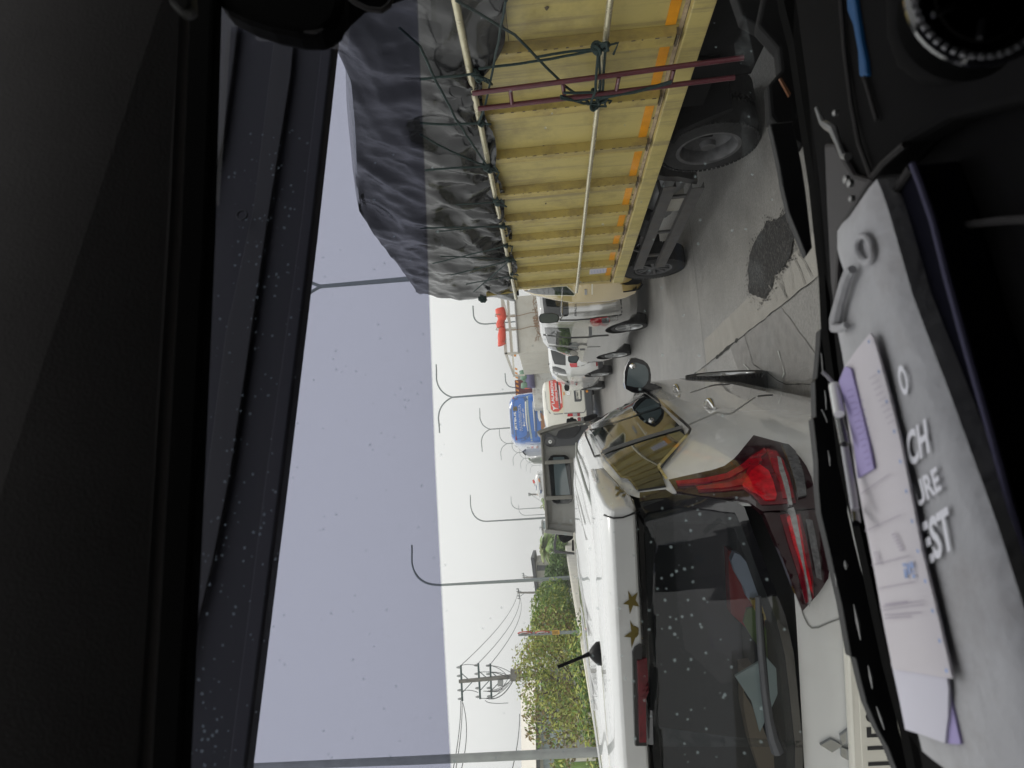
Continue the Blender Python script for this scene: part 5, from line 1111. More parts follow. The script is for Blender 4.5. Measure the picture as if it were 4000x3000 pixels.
B.patch('graphic',Z5((900,820),(925,860),(960,960),(980,1060),(1000,1130),(965,1130),(930,1050),(905,960)),MATS['bus_green'],B_,off=.02)
B.patch('graphic',Z5((970,1130),(1060,1140),(1090,1180),(1090,1270),(980,1300),(900,1320),(910,1280),(975,1230)),MATS['white_ink'],B_,off=.02)
B.patch('graphic',Z5((1060,1150),(1180,1150),(1200,1230),(1090,1270)),MATS['bus_green'],B_,off=.024)
B.patch('graphic',Z5((1180,1140),(1260,1150),(1255,1230),(1200,1235)),MATS['sheet_blue'],B_,off=.024)
text_on('bus_text','A',MATS['ink'],B_,lambda x,y:B.hit(x,y,.03),Z5((1040,1215))[0],(0,-60/5.53),(-55/5.53,0),.01)
text_on('bus_text','KU',MATS['ink'],B_,lambda x,y:B.hit(x,y,.034),Z5((1130,1250))[0],(0,-85/5.53),(-40/5.53,0),.01)
for x in (-1.1,1.1): wheel(B_,(x,2.6,.5),.5,.28,-1 if x<0 else 1,6,MATS['steel_rim'],.55); wheel(B_,(x,8.8,.5),.5,.28,-1 if x<0 else 1,6,MATS['steel_rim'],.55)
# ================================================================ PALE TRUCK WITH ROLLED RED TARP
PO=(5.68,23,0); PT=empty('pale_truck',PO,0,'pale flat-sided truck with a steel rack and a rolled red tarp on top','truck')
mb=MB(); mb.box((5.72,25.4,1.95),(2.08,4.8,1.55)); mb.build('cargo_box',MATS['pale_board'],PT,bevel=.02)
mb=MB()
mb.bar((4.66,23,3.17),(6.78,23,3.17),.09,.10); mb.bar((4.66,23.3,2.98),(6.78,23.3,2.98),.07,.08)
for x in (4.68,5.55,6.05,6.76): mb.bar((x,23,2.70),(x,23,3.2),.08,.09,(0,1,0))
for x in (4.68,6.76): mb.bar((x,23,3.17),(x,27.8,3.17),.07,.07); mb.bar((x,27.8,2.7),(x,27.8,3.2),.07,.07,(0,1,0))
mb.bar((4.66,27.8,3.17),(6.78,27.8,3.17),.07,.07); mb.build('rack',MATS['pale_board'],PT)
mb=MB(); mb.tube([(4.68,22.95,2.72),(6.76,22.95,2.72)],.03,8); mb.build('top_edge',MATS['grey_steel'],PT)
mb=MB(); mb.prism([atY(x,y,26.5) for x,y in Z1((540,1075),(650,1065),(700,1062),(800,1072),(780,1140),(700,1120),(600,1110))],(.8,.4,0)); pc=mb.build('cab',MATS['grey_steel'],PT)
mb=MB(); mb.prism([atY(x,y,26.4) for x,y in Z1((545,1060),(600,1052),(730,1058),(795,1075),(700,1082),(600,1100),(560,1098))],(.3,.05,0)); mb.build('cab_window',MATS['dark_glass'],pc)
mb=MB(); mb.tube([atY(x,y,26.3) for x,y in Z1((500,1060),(500,1110),(510,1138),(540,1150),(620,1145),(700,1135),(760,1120),(785,1100),(790,1075))],.02,6); mb.tube([atY(*p,26.3) for p in Z1((618,1145),(618,1165))],.02,6); ma=mb.build('mirror_frame',MATS['black_plastic'],PT)
mb=MB(); P=[atY(x,y,26.2) for x,y in Z1((575,1165),(590,1158),(650,1158),(665,1175),(663,1205),(640,1218),(590,1215),(577,1195))]; mb.prism(P,(0,.08,0)); mb.build('mirror',MATS['grey_plastic'],ma,bevel=.01)
mb=MB(); mb.prism([atY(*p,23.1) for p in Z1((395,1055),(425,1052),(430,1078),(400,1080))],(.05,.05,0)); mb.build('marker',MATS['amber'],PT)
for x in (4.85,6.55):
    for y in (24.2,26.9): wheel(PT,(x,y,.42),.42,.25,-1 if x<5 else 1,6,MATS['steel_rim'],.55,local=False)
mb=MB(); mb.box((5.7,25.4,.9),(1.9,4.6,.5)); mb.build('chassis',MATS['chassis'],PT)
mb=MB(); pts=[(6.32,22.9,3.27),(6.0,22.9,3.22),(5.75,22.9,3.30),(5.55,22.9,3.24),(5.3,22.9,3.27),(5.05,22.9,3.30),(4.98,22.9,3.28)]
fine=[]
for a,b in zip(pts,pts[1:]): fine+=[Vector(a).lerp(Vector(b),t/6) for t in range(6)]
mb.tube([(p.x,p.y+.0,p.z) for p in fine],[.135+.012*math.sin(i*.6)+(.035 if i<8 else 0)-(.05 if 15<i<17 else 0) for i in range(len(fine))],14)
RT=mb.build('rolled_tarp',MATS['red_tarp'],smooth=True,origin=(5.6,22.9,3.27)); tag(RT,'rolled bright red tarp tied on top of the pale truck rack','tarpaulin')
mb=MB()
for x in (5.56,6.06): mb.tube([(x,22.7,3.25),(x+.02,22.72,3.42),(x,22.9,3.46),(x-.02,23.0,3.1),(x-.05,22.9,2.6),(x+.02,22.88,2.2),(x,22.9,1.9)],.014,6)
mb.build('tie_rope',MATS['brown_cable'],RT)
# cargo cables beside the van roof
mb=MB(); rnd=random.Random(5)
for k in range(16):
    x0=5.0+rnd.uniform(0,1.4); mb.tube([(x0+.1*i+rnd.uniform(-.05,.05),22.8+rnd.uniform(-.05,.05),2.02+rnd.uniform(-.09,.10)-.02*i) for i in range(5)],.012,5)
tag(mb.build('cable_tangle',MATS['brown_cable'],origin=(5.6,22.8,2)),'tangle of thin brown cables across the pale truck above the silver van roof','cable')
e=empty('wooden_rack',(4.85,22.6,1.85),0,'small slatted wooden rack behind the silver van roof','rack')
for k in range(4):
    mb=MB(); a=atY(2090+k*2,1243+k*10,22.6); mb.box(a,(.05,.05,.16)); mb.build('slat',MATS['brown_cable'],e)
mb=MB(); mb.bar(atY(2092,1238,22.6),atY(2102,1278,22.6),.03,.03); mb.bar(atY(2086,1238,22.6),atY(2094,1278,22.6),.03,.03); mb.build('rail',MATS['brown_cable'],e)
# ================================================================ DIRTY WHITE TRUCK, CONTAINER, FAR TRUCKS
e=empty('stained_truck',(4.7,29,0),0,'stained white truck body loaded with rolled tarps, between bus and pale truck','truck')
mb=MB(); a,b=atY(2076,1436,29),atY(2082,1520,29); mb.box(((a.x+3.4)/2+.0,31,1.75),(a.x-3.4,4,1.42)); mb.build('cargo_box',MATS['rusty_board'],e,bevel=.05)
mb=MB(); mb.box((4.5,31,.8),(1.8,4,.5)); mb.build('chassis',MATS['chassis'],e)
for x in (3.8,5.0): wheel(e,(x,30,.45),.45,.25,1,6,MATS['steel_rim'],.55,local=False)
Z8=zz(1960,1360,8.295)
for m,pts,r,l,c in (('green_tarp',((700,720),(740,900),(770,1100),(760,1300)),.20,'rolled green tarp, topmost on the stained white truck'  ,'tarpaulin'),('red_tarp',((750,770),(775,950),(810,1100),(835,1310)),.13,'rolled red tarp on the stained white truck','tarpaulin'),('dark_metal',((820,740),(840,900),(850,1100),(860,1300)),.14,'dark rolled sheet between the red and violet rolls','tarpaulin'),('violet_tarp',((890,760),(905,950),(915,1100),(930,1290)),.22,'rolled violet tarp lowest on the stained white truck','tarpaulin')):
    P=[atY(1960+x/8.295,1360+y/8.295,28.9) for x,y in pts]; fine=[]
    for a,b in zip(P,P[1:]): fine+=[a.lerp(b,t/4) for t in range(4)]
    fine.append(P[-1]); mb=MB(); mb.tube(fine,[r*(.5 if i in(7,8) and m!='violet_tarp' else 1) for i in range(len(fine))],10); tag(mb.build('rolled_tarp',MATS[m],smooth=True,origin=P[0]),l,c,'rolled tarps on the stained truck')
e=empty('container_truck',(6.3,42,0),0,'dark red shipping container on a far truck behind the blue bus','truck')
a,b=atY(2011,1491,42),atY(2014,1528,42); mb=MB(); mb.box(((a.x+b.x-1.2)/2,44.5,(a.z+1.2)/2),(abs(a.x-b.x)+1.4,5,a.z-1.2)); ct=mb.build('container',MATS['container'],e)
mb=MB()
for k in range(9): 
    x=b.x-.9+k*.28; mb.prism([(x,41.98,a.z-.22),(x+.12,41.98,a.z-.22),(x+.2,41.98,a.z-.06),(x+.08,41.98,a.z-.06)],(0,.01,0))
mb.build('hazard_marking',MATS['amber'],ct)
text_on('container_text','14 GR91',MATS['white_ink'],ct,lambda x,y:atY(x,y,41.96),Z8((715,1280))[0],(-4,-17),(-4.5,.5),.03)
mb=MB(); mb.box((5.9,44.5,.8),(2.2,5,.6)); mb.build('chassis',MATS['chassis'],e)
for y in (43,46): wheel(e,(5.2,y,.5),.5,.3,-1,6,MATS['steel_rim'],.55,local=False)
e=empty('overhead_gantry',(7,58,0),0,'distant grey steel gantry frame behind the dark red container','gantry')
a,b=atY(2028,1466,58),atY(2045,1490,58); mb=MB(); mb.bar((a.x,58,0),(a.x,58,a.z),.2,.2,(0,1,0)); mb.bar((a.x,58,a.z),(b.x-.5,58,a.z),.2,.3); mb.bar((a.x,58,a.z-.6),(b.x-.5,58,a.z-.6),.15,.15); mb.build('frame',MATS['grey_steel'],e)
# ================================================================ LEFT-LANE FAR VEHICLES
e=empty('white_bus',(0,58,0),0,'white bus far ahead behind the grey cab roof, with lettered rear window','bus')
WB=Body([(.4,.1,11,1.1,10),(.7,0,11,1.2,14),(2.8,.02,11,1.22,14),(3.25,.1,10.9,1.18,9),(3.45,.3,10.8,.95,6),(3.5,.7,10,.6,5)],(.07,58,0),0,res=80,sub=3)
WB.M=Matrix.Translation((.07,58,0)); m_=MB(); m_.v=[WB.M@p for p in WB.mb.v]; m_.f=WB.mb.f; m_.m=WB.mb.m; m_.build('body',MATS['white_paint'],e,smooth=True)
Z9=zz(1980,1700,6.635); hw=lambda x,y,o=.03:WB.hit(x,y,o)
WB.seam('window_outline',Z9((940,980),(810,972),(790,990),(785,1100),(820,1530),(840,1560),(990,1545)),15,MATS['bus_blue_dark'],e,off=.02)
for a in (((740,970),(765,970),(760,1020),(738,1015)),((780,1515),(805,1520),(810,1570),(785,1560))): WB.patch('tail_light',Z9(*a),MATS['bus_brown'],e,off=.03)
text_on('bus_text','PARIWISATA',MATS['ink_grey'],e,hw,Z9((925,1450))[0],(-8,-55),(-6,.5),.02)
WB.patch('graphic',Z9((805,1120),(840,1130),(870,1220),(830,1210)),MATS['bus_orange'],e,off=.03)
mb=MB(); mb.prism([atY(x,y,60) for x,y in Z9((658,1160),(690,1150),(722,1200),(725,1250),(680,1248))],(0,1,0)); mb.build('roof_pod',MATS['banner_red'],e,bevel=.03)
mb=MB(); mb.prism([atY(x,y,60) for x,y in Z9((680,1250),(725,1255),(745,1330),(720,1320))],(0,1,0)); mb.build('roof_pod',MATS['white_paint'],e)
e=empty('slanted_truck',(1.9,38,0),0,'white truck with a slanted roof fairing just left of the blue bus','truck')
a=atY(2010,1741,38); b=atY(2055,1778,38); c=atY(2064,1783,38)
mb=MB(); mb.prism([(a.x+.4,38,.6),(a.x+.4,38,a.z),(a.x,38,a.z),(b.x,38,b.z),(c.x,38,c.z),(c.x,38,.6)],(0,7,0)); mb.build('box',MATS['white_paint'],e,bevel=.03)
mb=MB(); mb.tube([atY(x,y,37.95) for x,y in Z9((235,285),(290,300),(490,520))],.035,6); mb.build('edge_trim',MATS['ink'],e)
mb=MB()
for y in (742,): pass
for k,(p,q) in enumerate((((330,318),(900,310)),((400,345),(900,338)))): mb.tube([atY(x,y,37.9) for x,y in Z9(p,q)],.025,6)
mb.build('door_bar',MATS['grey_steel'],e)
mb=MB(); mb.box((1.9,41,.6),(1.4,6,.5)); mb.build('chassis',MATS['chassis'],e)
for x in (1.5,2.4): wheel(e,(x,40,.45),.45,.25,-1,6,MATS['steel_rim'],.55,local=False)
e=empty('picture_truck',(1.1,44,0),0,'far truck whose rear panel shows a dark green and orange picture','truck')
P=[atY(x,y,44) for x,y in Z9((555,557),(560,632),(660,700),(915,705),(905,630),(890,560))]; mb=MB(); mb.prism(P,(0,3,0)); bx=mb.build('box',MATS['warm_grey'],e)
P=[atY(x,y,43.95) for x,y in Z9((557,558),(560,630),(820,628),(800,558))]; mb=MB(); mb.add(P,[(0,1,2,3)]); mb.build('picture',MATS['leaf_dark'],bx)
P=[atY(x,y,43.9) for x,y in Z9((610,570),(660,580),(790,570),(790,600),(700,615),(640,600))]; mb=MB(); mb.add(P,[tuple(range(6))]); mb.build('picture_patch',MATS['bus_orange'],bx)
e=empty('green_tarp_cargo',tuple(atY(2105,1785,43)),0,'bright yellow-green load beside the picture truck','cargo')
mb=MB(); P=[atY(x,y,43) for x,y in Z9((800,520),(840,505),(890,500),(905,560),(900,625),(860,622),(820,580))]; mb.prism(P,(0,.6,0)); mb.build('bundle',MATS['bus_green'],e,bevel=.05)
# ================================================================ GREY PICKUP CAB AHEAD OF THE MINIVAN
GY=9.0; GT=empty('grey_pickup',(.05,GY,0),0,'grey pickup ahead of the white minivan, rear cab window with two bars','pickup truck')
Z10=zz(1700,1600,3.16); Z11=zz(2060,1950,6.9125)
g=lambda *pp,Y=GY:[atY(x,y,Y) for x,y in Z10(*pp)]
wall=g((1300,310),(1305,290),(1850,180),(1990,180),(1990,1500),(1700,1520),(1365,1490))
mb=MB(); mb.prism(wall,(0,.05,0)); mb.build('cab_rear_panel',MATS['grey_truck'],GT)
mb=MB(); p=g((1255,280),(1262,300),(1300,330),(1305,300),(1480,240),(1700,180),(1840,165),(1840,145),(1700,155),(1450,205),(1290,260)); mb.prism([q-Vector((0,.12,0)) for q in p],(0,.5,0)); mb.build('roof_lip',MATS['grey_truck_edge'],GT,bevel=.01)
mb=MB(); p=g((1295,300),(1325,310),(1345,640),(1400,1480),(1365,1480),(1330,800)); mb.prism([q-Vector((0,.10,0)) for q in p],(0,1.2,0)); mb.build('roof_lip',MATS['grey_truck_edge'],GT,bevel=.01)
mb=MB(); p=g((1352,1490),(1358,1475),(1420,1470),(1700,1505),(1700,1550),(1420,1522),(1356,1515)); mb.prism([q-Vector((0,.15,0)) for q in p],(0,.2,0)); mb.build('side_flange',MATS['grey_truck'],GT,bevel=.008)
mb=MB()
for a,b in (((1355,655),(1710,635)),((1370,1095),(1690,1078))):
    A,Bq=g(a,b,Y=GY-.18); mb.bar(A,Bq,.05,.04,(0,1,0))
mb.build('guard_bar',MATS['grey_truck_edge'],GT,bevel=.006)
def rr(pts): return g(*pts,Y=GY-.01)
win=[(1392,640),(1395,610),(1420,575),(1460,560),(1600,560),(1640,580),(1660,620),(1690,1090),(1685,1130),(1650,1158),(1500,1165),(1460,1150),(1435,1115)]
mb=MB(); P=rr(win); mb.prism([q-Vector((0,.03,0)) for q in P],(0,.03,0)); wf=mb.build('window_frame',MATS['gloss_black'],GT,bevel=.006)
c=(1540,860); win2=[(c[0]+(x-c[0])*.86,c[1]+(y-c[1])*.93) for x,y in win]; mb=MB(); mb.add([q-Vector((0,.035,0)) for q in rr(win2)],[tuple(range(len(win2)))]); mb.build('window_glass',MATS['dark_glass'],wf)
mb=MB(); mb.add([q-Vector((0,.039,0)) for q in rr([(1455,590),(1590,585),(1665,1050),(1485,1060),(1470,800)])],[tuple(range(5))]); mb.build('window_glass',MATS['blue_glass'],wf)
mb=MB(); P=rr([(1345,330),(1385,285),(1480,330),(1520,330),(1550,260),(1700,215),(1810,200),(1990,190),(1990,430),(1700,440),(1450,460),(1380,450),(1352,420)]); mb.prism([q-Vector((0,.05,0)) for q in P],(0,.05,0)); pn=mb.build('dark_panel',MATS['grey_plastic'],GT,bevel=.01)
mb=MB(); P=rr([(1490,340),(1520,270),(1560,250),(1760,205),(1800,210),(1790,260),(1720,340),(1650,360),(1520,360)]); mb.prism([q-Vector((0,.08,0)) for q in P],(0,.03,0)); mb.build('pocket',MATS['dark_metal'],pn,bevel=.01)
c=rr([(1420,402)])[0]
for r,o_,m in ((.036*1.9,.06,'gloss_black'),(.024,.085,'white_ink'),(.008,.10,'ink')):
    mb=MB(); mb.lathe([(-o_,0),(-o_,r),(0,r)],c,'Y',20); mb.build('knob',MATS[m],pn,smooth=True)
c=rr([(1768,217)])[0]; mb=MB(); mb.lathe([(-.07,0),(-.07,.018),(0,.018)],c,'Y',16); mb.build('knob',MATS['white_ink'],pn,smooth=True)
for a in ((1440,1240,1690,1300),):
    mb=MB(); mb.bar(*g((1400,1400),(1690,1425),Y=GY-.01),.02,.02,(0,1,0)); mb.bar(*g((1430,1170),(1430,1390),Y=GY-.01),.012,.012,(0,1,0)); mb.build('panel_crease',MATS['grey_truck_edge'],GT)
g2=lambda *pp,Y=GY:[atY(x,y,Y) for x,y in Z11(*pp)]
mb=MB(); P=g2((790,935),(770,950),(745,990),(705,1200),(712,1440),(740,1455),(1275,1500),(1272,1445),(770,1380),(780,1200),(800,1010),(835,940)); mb.prism(P,(0,.06,0)); mb.build('door_frame',MATS['gloss_black'],GT,bevel=.004)
mb=MB(); P=g2((1205,1110),(1250,1100),(1265,1400),(1205,1395)); mb.prism(P,(0,.06,0)); mb.build('door_frame',MATS['black_plastic'],GT)
e2=g2((900,1080),Y=GY-.1)[0]
mb=MB(); P=g2((820,945),(1235,975),(1240,1060),(1140,1130),(1030,1185),(960,1180),(900,1130),(855,1060),(830,1000),Y=GY-.05); mb.prism(P,(0,.12,.0)); mb.build('wing_mirror',MATS['black_plastic'],GT,bevel=.02)
mb=MB(); mb.box((.05,8.3,.75),(1.5,2.6,.35)); mb.box((.05,9.9,.9),(1.5,1.7,.8)); mb.build('lower_body',MATS['grey_truck'],GT)
for x in (-.6,.7):
    for y in (7.9,10.2): wheel(GT,(x,y,.32),.32,.2,1,5,MATS['steel_rim'],.6,local=False)
# small black motorbike box and lamp right of the grey cab
mt=empty('motorcycle',(.93,11.5,0),0,'motorcycle with a black top box squeezed between the grey pickup and cream van','motorcycle')
q=lambda *pp:[atY(x,y,11.5) for x,y in Z5(*pp)]
mb=MB(); mb.prism(q((1400,1080),(1440,1072),(1600,1080),(1625,1110),(1630,1190),(1400,1200)),(0,.3,0)); tb=mb.build('top_box',MATS['black_plastic'],mt,bevel=.015)
mb=MB(); mb.prism(q((1470,1075),(1490,1052),(1540,1050),(1550,1075)),(0,.05,0)); mb.build('handle',MATS['black_plastic'],tb)
mb=MB(); mb.prism(q((1630,1060),(1660,1045),(1710,1050),(1712,1140),(1640,1150)),(0,.1,0)); mb.build('tail_light',MATS['red_lamp'],mt,bevel=.01)
mb=MB(); mb.prism(q((1715,1050),(1760,1040),(1765,1140),(1715,1140)),(0,.1,0)); mb.build('clear_lens',MATS['clear_lamp_dark'],mt)
mb=MB(); mb.prism(q((1765,1040),(1960,980),(2040,970),(2080,1010),(2050,1060),(1900,1130),(1770,1150)),(0,.3,0)); mb.build('rear_fender',MATS['black_plastic'],mt,bevel=.01)
wheel(mt,(.95,11.8,.28),.28,.1,-1,5,MATS['steel_rim'],.7,local=False); wheel(mt,(.95,13.0,.28),.28,.1,-1,5,MATS['steel_rim'],.7,local=False)
mb=MB(); mb.box((.95,12.4,.65),(.2,1.1,.4)); mb.bar((.6,12.8,1.0),(1.25,12.8,1.0),.03,.03); mb.build('body',MATS['black_plastic'],mt,bevel=.03)
# ================================================================ OUR OWN CAB
K=empty('truck_cab',(0,0,1.0),CY,'dark interior of the truck cab the photo is taken from, with dashboard and tinted windscreen','truck')
Ci=Matrix.Rotation(CY,3,'Z')
def slab(name,pts,m,par=None,thick=.02,bevel=0,dirv=None):
    """pts (x,y,depth in the cab); thickness goes away from the viewer"""
    mb=MB(); P=[atC(*p) for p in pts]; mb.prism(P,(dirv or CF)*thick); return mb.build(name,m,par or K,bevel=bevel)
cl=lambda x,y,z:Vector((0,0,H))+Ci@Vector((x,y,z))       # cab coordinates measured from the eye
def cbox(name,x0,x1,y0,y1,z0,z1,m,par=None,bevel=0):
    mb=MB(); c=cl((x0+x1)/2,(y0+y1)/2,(z0+z1)/2); mb.box(c,(x1-x0,y1-y0,z1-z0),Ci); return mb.build(name,m,par or K,bevel=bevel)
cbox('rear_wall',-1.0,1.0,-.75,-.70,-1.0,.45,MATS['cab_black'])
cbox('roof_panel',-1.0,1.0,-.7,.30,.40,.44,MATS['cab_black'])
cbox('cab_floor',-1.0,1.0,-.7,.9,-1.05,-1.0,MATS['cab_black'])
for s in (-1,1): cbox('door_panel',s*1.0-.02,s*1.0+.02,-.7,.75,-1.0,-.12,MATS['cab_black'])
for s in (-1,1): cbox('side_light_block',s*1.0-.02,s*1.0+.02,-.7,.25,-.12,.44,MATS['cab_black'])  # unseen panels added over the side window openings to keep light out
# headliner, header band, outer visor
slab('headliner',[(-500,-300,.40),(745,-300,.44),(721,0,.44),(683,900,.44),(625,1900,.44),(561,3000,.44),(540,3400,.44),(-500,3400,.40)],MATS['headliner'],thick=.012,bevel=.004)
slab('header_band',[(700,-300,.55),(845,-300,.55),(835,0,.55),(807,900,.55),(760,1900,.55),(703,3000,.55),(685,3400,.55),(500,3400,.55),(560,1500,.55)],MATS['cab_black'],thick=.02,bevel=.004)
vis=slab('sun_visor',[(750,-300,1.0),(1340,-300,1.0),(1313,70,1.0),(1220,900,1.0),(1098,1900,1.0),(960,3000,1.0),(915,3400,1.0),(600,3400,1.0),(650,1500,1.0)],MATS['visor_a'],thick=.03,bevel=.004)
slab('visor_streak',[(835,60,.985),(935,60,.985),(905,300,.985),(870,560,.985),(830,700,.985),(800,880,.985),(815,500,.985)],MATS['visor_b'],vis,thick=.008,bevel=.003)  # thin strips in paler tones put the light streaks onto the visor
slab('visor_streak',[(1080,60,.985),(1150,140,.985),(1135,300,.985),(1040,900,.985),(960,1450,.985),(900,1850,.985),(830,2200,.985),(770,2450,.985),(740,2650,.985),(725,2800,.985),(735,2400,.985),(800,1900,.985),(880,1300,.985),(990,800,.985)],MATS['visor_b'],vis,thick=.006,bevel=.003)
slab('visor_streak',[(1262,100,.985),(1307,90,.985),(1216,900,.985),(1093,1900,.985),(955,3000,.985),(890,3000,.985),(1030,1900,.985),(1170,900,.985),(1240,300,.985)],MATS['visor_c'],vis,thick=.006,bevel=.003)
mb=MB(); c=atC(945,840,.97); u,v=Ci@Vector((1,0,0)),Vector((0,0,1)); mb.tube([c+(u*math.cos(t)+v*math.sin(t))*.0085 for t in [k*2*math.pi/20 for k in range(20)]],.0022,6,closed=True); mb.build('visor_mark',MATS['visor_b'],vis)
# windscreen: clear pane, shade band, dust
def wsd(x): return .66+(x-700)/2500*.12
wsp=[(600,-400),(3300,-400),(3300,3500),(500,3500)]
mb=MB(); nx,ny=6,6; vs=[]
X0,X1,Y0,Y1=560,3340,-450,3500
for i in range(nx+1):
    for j in range(ny+1): x=X0+(X1-X0)*i/nx; y=Y0+(Y1-Y0)*j/ny; vs.append(atC(x,y,wsd(x)))
mb.add(vs,[(i*(ny+1)+j,(i+1)*(ny+1)+j,(i+1)*(ny+1)+j+1,i*(ny+1)+j+1) for i in range(nx) for j in range(ny)]); WS=mb.build('windscreen',MATS['windscreen_clear'],K)
tb=[(560,-400),(1612,-400),(1630,0),(1648,400),(1665,800),(1682,1300),(1700,1800),(1730,2400),(1762,3000),(1782,3400),(500,3400)]
mb=MB(); mb.add([atC(x,y,wsd(x)-.004) for x,y in tb],[tuple(range(len(tb)))]); mb.build('shade_band',MATS['windscreen_tint'],WS)
rnd=random.Random(11); mb=MB(); u,v=Ci@Vector((1,0,0)),Vector((0,0,1))
def speck(x,y,r,st=1):
    c=atC(x,y,wsd(x)-.006 if False else wsd(x)+.004); n=7; k=len(mb.v); mb.v+=[c+(u*math.cos(t)*st+v*math.sin(t))*r*rnd.uniform(.7,1.2) for t in [q*2*math.pi/n for q in range(n)]]; mb.f.append(list(range(k,k+n))); mb.m.append(0)
for k in range(520):
    band=rnd.random()
    if band<.55: x=rnd.triangular(720,1330,1050)+0; y=rnd.uniform(500,3000); x-= (y-500)*.09
    elif band<.72: x=rnd.uniform(1250,1750); y=rnd.uniform(600,3000)
    else: x=rnd.triangular(1750,3150,2600); y=rnd.uniform(0,3000) if rnd.random()<.35 else rnd.uniform(1900,3000)
    speck(x,y,rnd.choice((.0006,.0008,.001,.0013,.0016)))
for x,y in Z3((1060,75),(930,303),(1180,20),(1558,275),(940,545),(850,572),(1048,492),(980,512),(1115,478),(880,762),(925,908),(922,998),(965,1055),(1080,1358),(742,1014),(1185,970),(1910,1015),(965,1280),(1105,1275),(1395,1580),(1440,55)): speck(x,y,rnd.uniform(.0012,.0018))
for x,y in Z6((1215,415),(1370,1325),(1140,1000),(2055,490),(2095,45)): speck(x,y,.0014)
for x,y in ((2935,200),(2925,455),(2938,682),(2755,640),(2716,690),(2660,712),(2860,900),(2913,895),(1170,540),(1110,890),(1050,1080),(1080,1070),(990,2080),(955,2140),(920,2370),(880,2050),(870,2520),(800,2990)): speck(x,y,rnd.uniform(.0012,.0018))
d_=mb.build('dust',MATS['dust'],WS); d_['kind']='stuff'
mb=MB(); P=[(2850,0),(2900,0),(2960,300),(2990,700),(2975,1000),(3000,1250),(3060,1500),(3080,1750),(3130,1900),(3180,2100),(3160,2200),(3080,2050),(3030,1850),(3000,1600),(2930,1200),(2910,700),(2880,300)]
mb.add([atC(x,y,wsd(x)+.003) for x,y in P],[tuple(range(len(P)))]); mb.build('smear',MATS['smear'],WS)
# lower windscreen surround, cowl
slab('windscreen_seal',[(3020,-300,.79),(3060,0,.79),(3098,150,.79),(3135,400,.79),(3181,700,.79),(3207,942,.79),(3221,1062,.79),(3232,1280,.79),(3262,1500,.79),(3300,1800,.79),(3345,2000,.79),(3412,2300,.79),(3478,2600,.79),(3548,2865,.79),(3575,3000,.79),(3650,3400,.79),(3900,3400,.74),(3720,3050,.74),(3650,2800,.74),(3560,2400,.74),(3460,2000,.74),(3340,1500,.76),(3290,1280,.77),(3271,1166,.77),(3253,953,.77),(3226,700,.77),(3189,472,.77),(3160,250,.77),(3130,0,.77),(3110,-300,.77)],MATS['cab_black'],thick=.02)
# dashboard: a broad shelf a hand below the eye
ZD=H-.315
def onz(x,y,z=None): return atZ(x,y,z if z is not None else ZD)
mb=MB(); far=[(3085,-400),(3110,0),(3150,300),(3200,700),(3235,1100),(3270,1400),(3310,1700),(3350,1900),(3385,2080),(3450,2350),(3510,2600),(3575,2850),(3605,3000),(3690,3400)]
top=[onz(x,y,ZD-.02) for x,y in far]; nr=[]
for x,y in far: q=onz(4300,y,ZD-.02); nr.append(q)
k=len(far); mb.add(top+nr,[(i,i+1,k+i+1,k+i) for i in range(k-1)]); low=[p-Vector((0,0,.35)) for p in top]; mb.add(top+low,[(i,k+i,k+i+1,i+1) for i in range(k-1)])
db=mb.build('dashboard',MATS['dash'],K)
def raised(name,pts,m,z0,z1,par=None,bevel=.004):
    mb=MB(); P=[onz(x,y,z1) for x,y in pts]; mb.prism(P,Vector((0,0,z0-z1))); return mb.build(name,m,par or db,bevel=bevel)
raised('trim_panel',[(3215,560),(3260,560),(3330,680),(3400,700),(3340,800),(3275,900),(3268,1100),(3258,1240),(3240,1100),(3225,800)],MATS['dash_purple'],ZD-.02,ZD-.012)
raised('centre_stack',[(3262,-60),(3278,100),(3310,300),(3345,500),(3405,700),(3470,640),(3540,560),(3700,470),(4100,380),(4300,300),(4300,-200),(3300,-200)],MATS['dash'],ZD-.02,ZD+.010,bevel=.006)
raised('blue_trim',[(3298,-60),(3330,-60),(3345,40),(3362,150),(3380,240),(3386,300),(3352,302),(3346,200),(3328,100),(3306,45)],MATS['blue_strip'],ZD,ZD+.014,bevel=.003)
for pts,r in ((((3285,0),(3300,200),(3325,400),(3355,560),(3405,695)),.0022),(((3410,690),(3450,640),(3535,565)),.0030),(((3375,300),(3400,380),(3425,470)),.0018)):
    mb=MB(); mb.tube([onz(x,y,ZD+.013) for x,y in pts],r,6); mb.build('edge_trim',MATS['dash_soft'],db,smooth=True)
mb=MB(); mb.tube([onz(x,y,ZD+.012) for x,y in ((3190,422),(3212,478),(3232,490),(3254,505),(3275,560),(3294,610),(3312,612))],[.0022,.003,.0045,.0045,.003,.003,.004],8); mb.build('silver_lever',MATS['silver_trim'],db,smooth=True)
for x,y,r in ((3273,440,.003),(3315,700,.004),(3330,715,.004),(3337,775,.003)):
    mb=MB(); c=onz(x,y,ZD+.008); mb.lathe([(0,r),(.004,r),(.006,0)],c,'Z',12); mb.build('screw',MATS['silver_trim'],db,smooth=True)
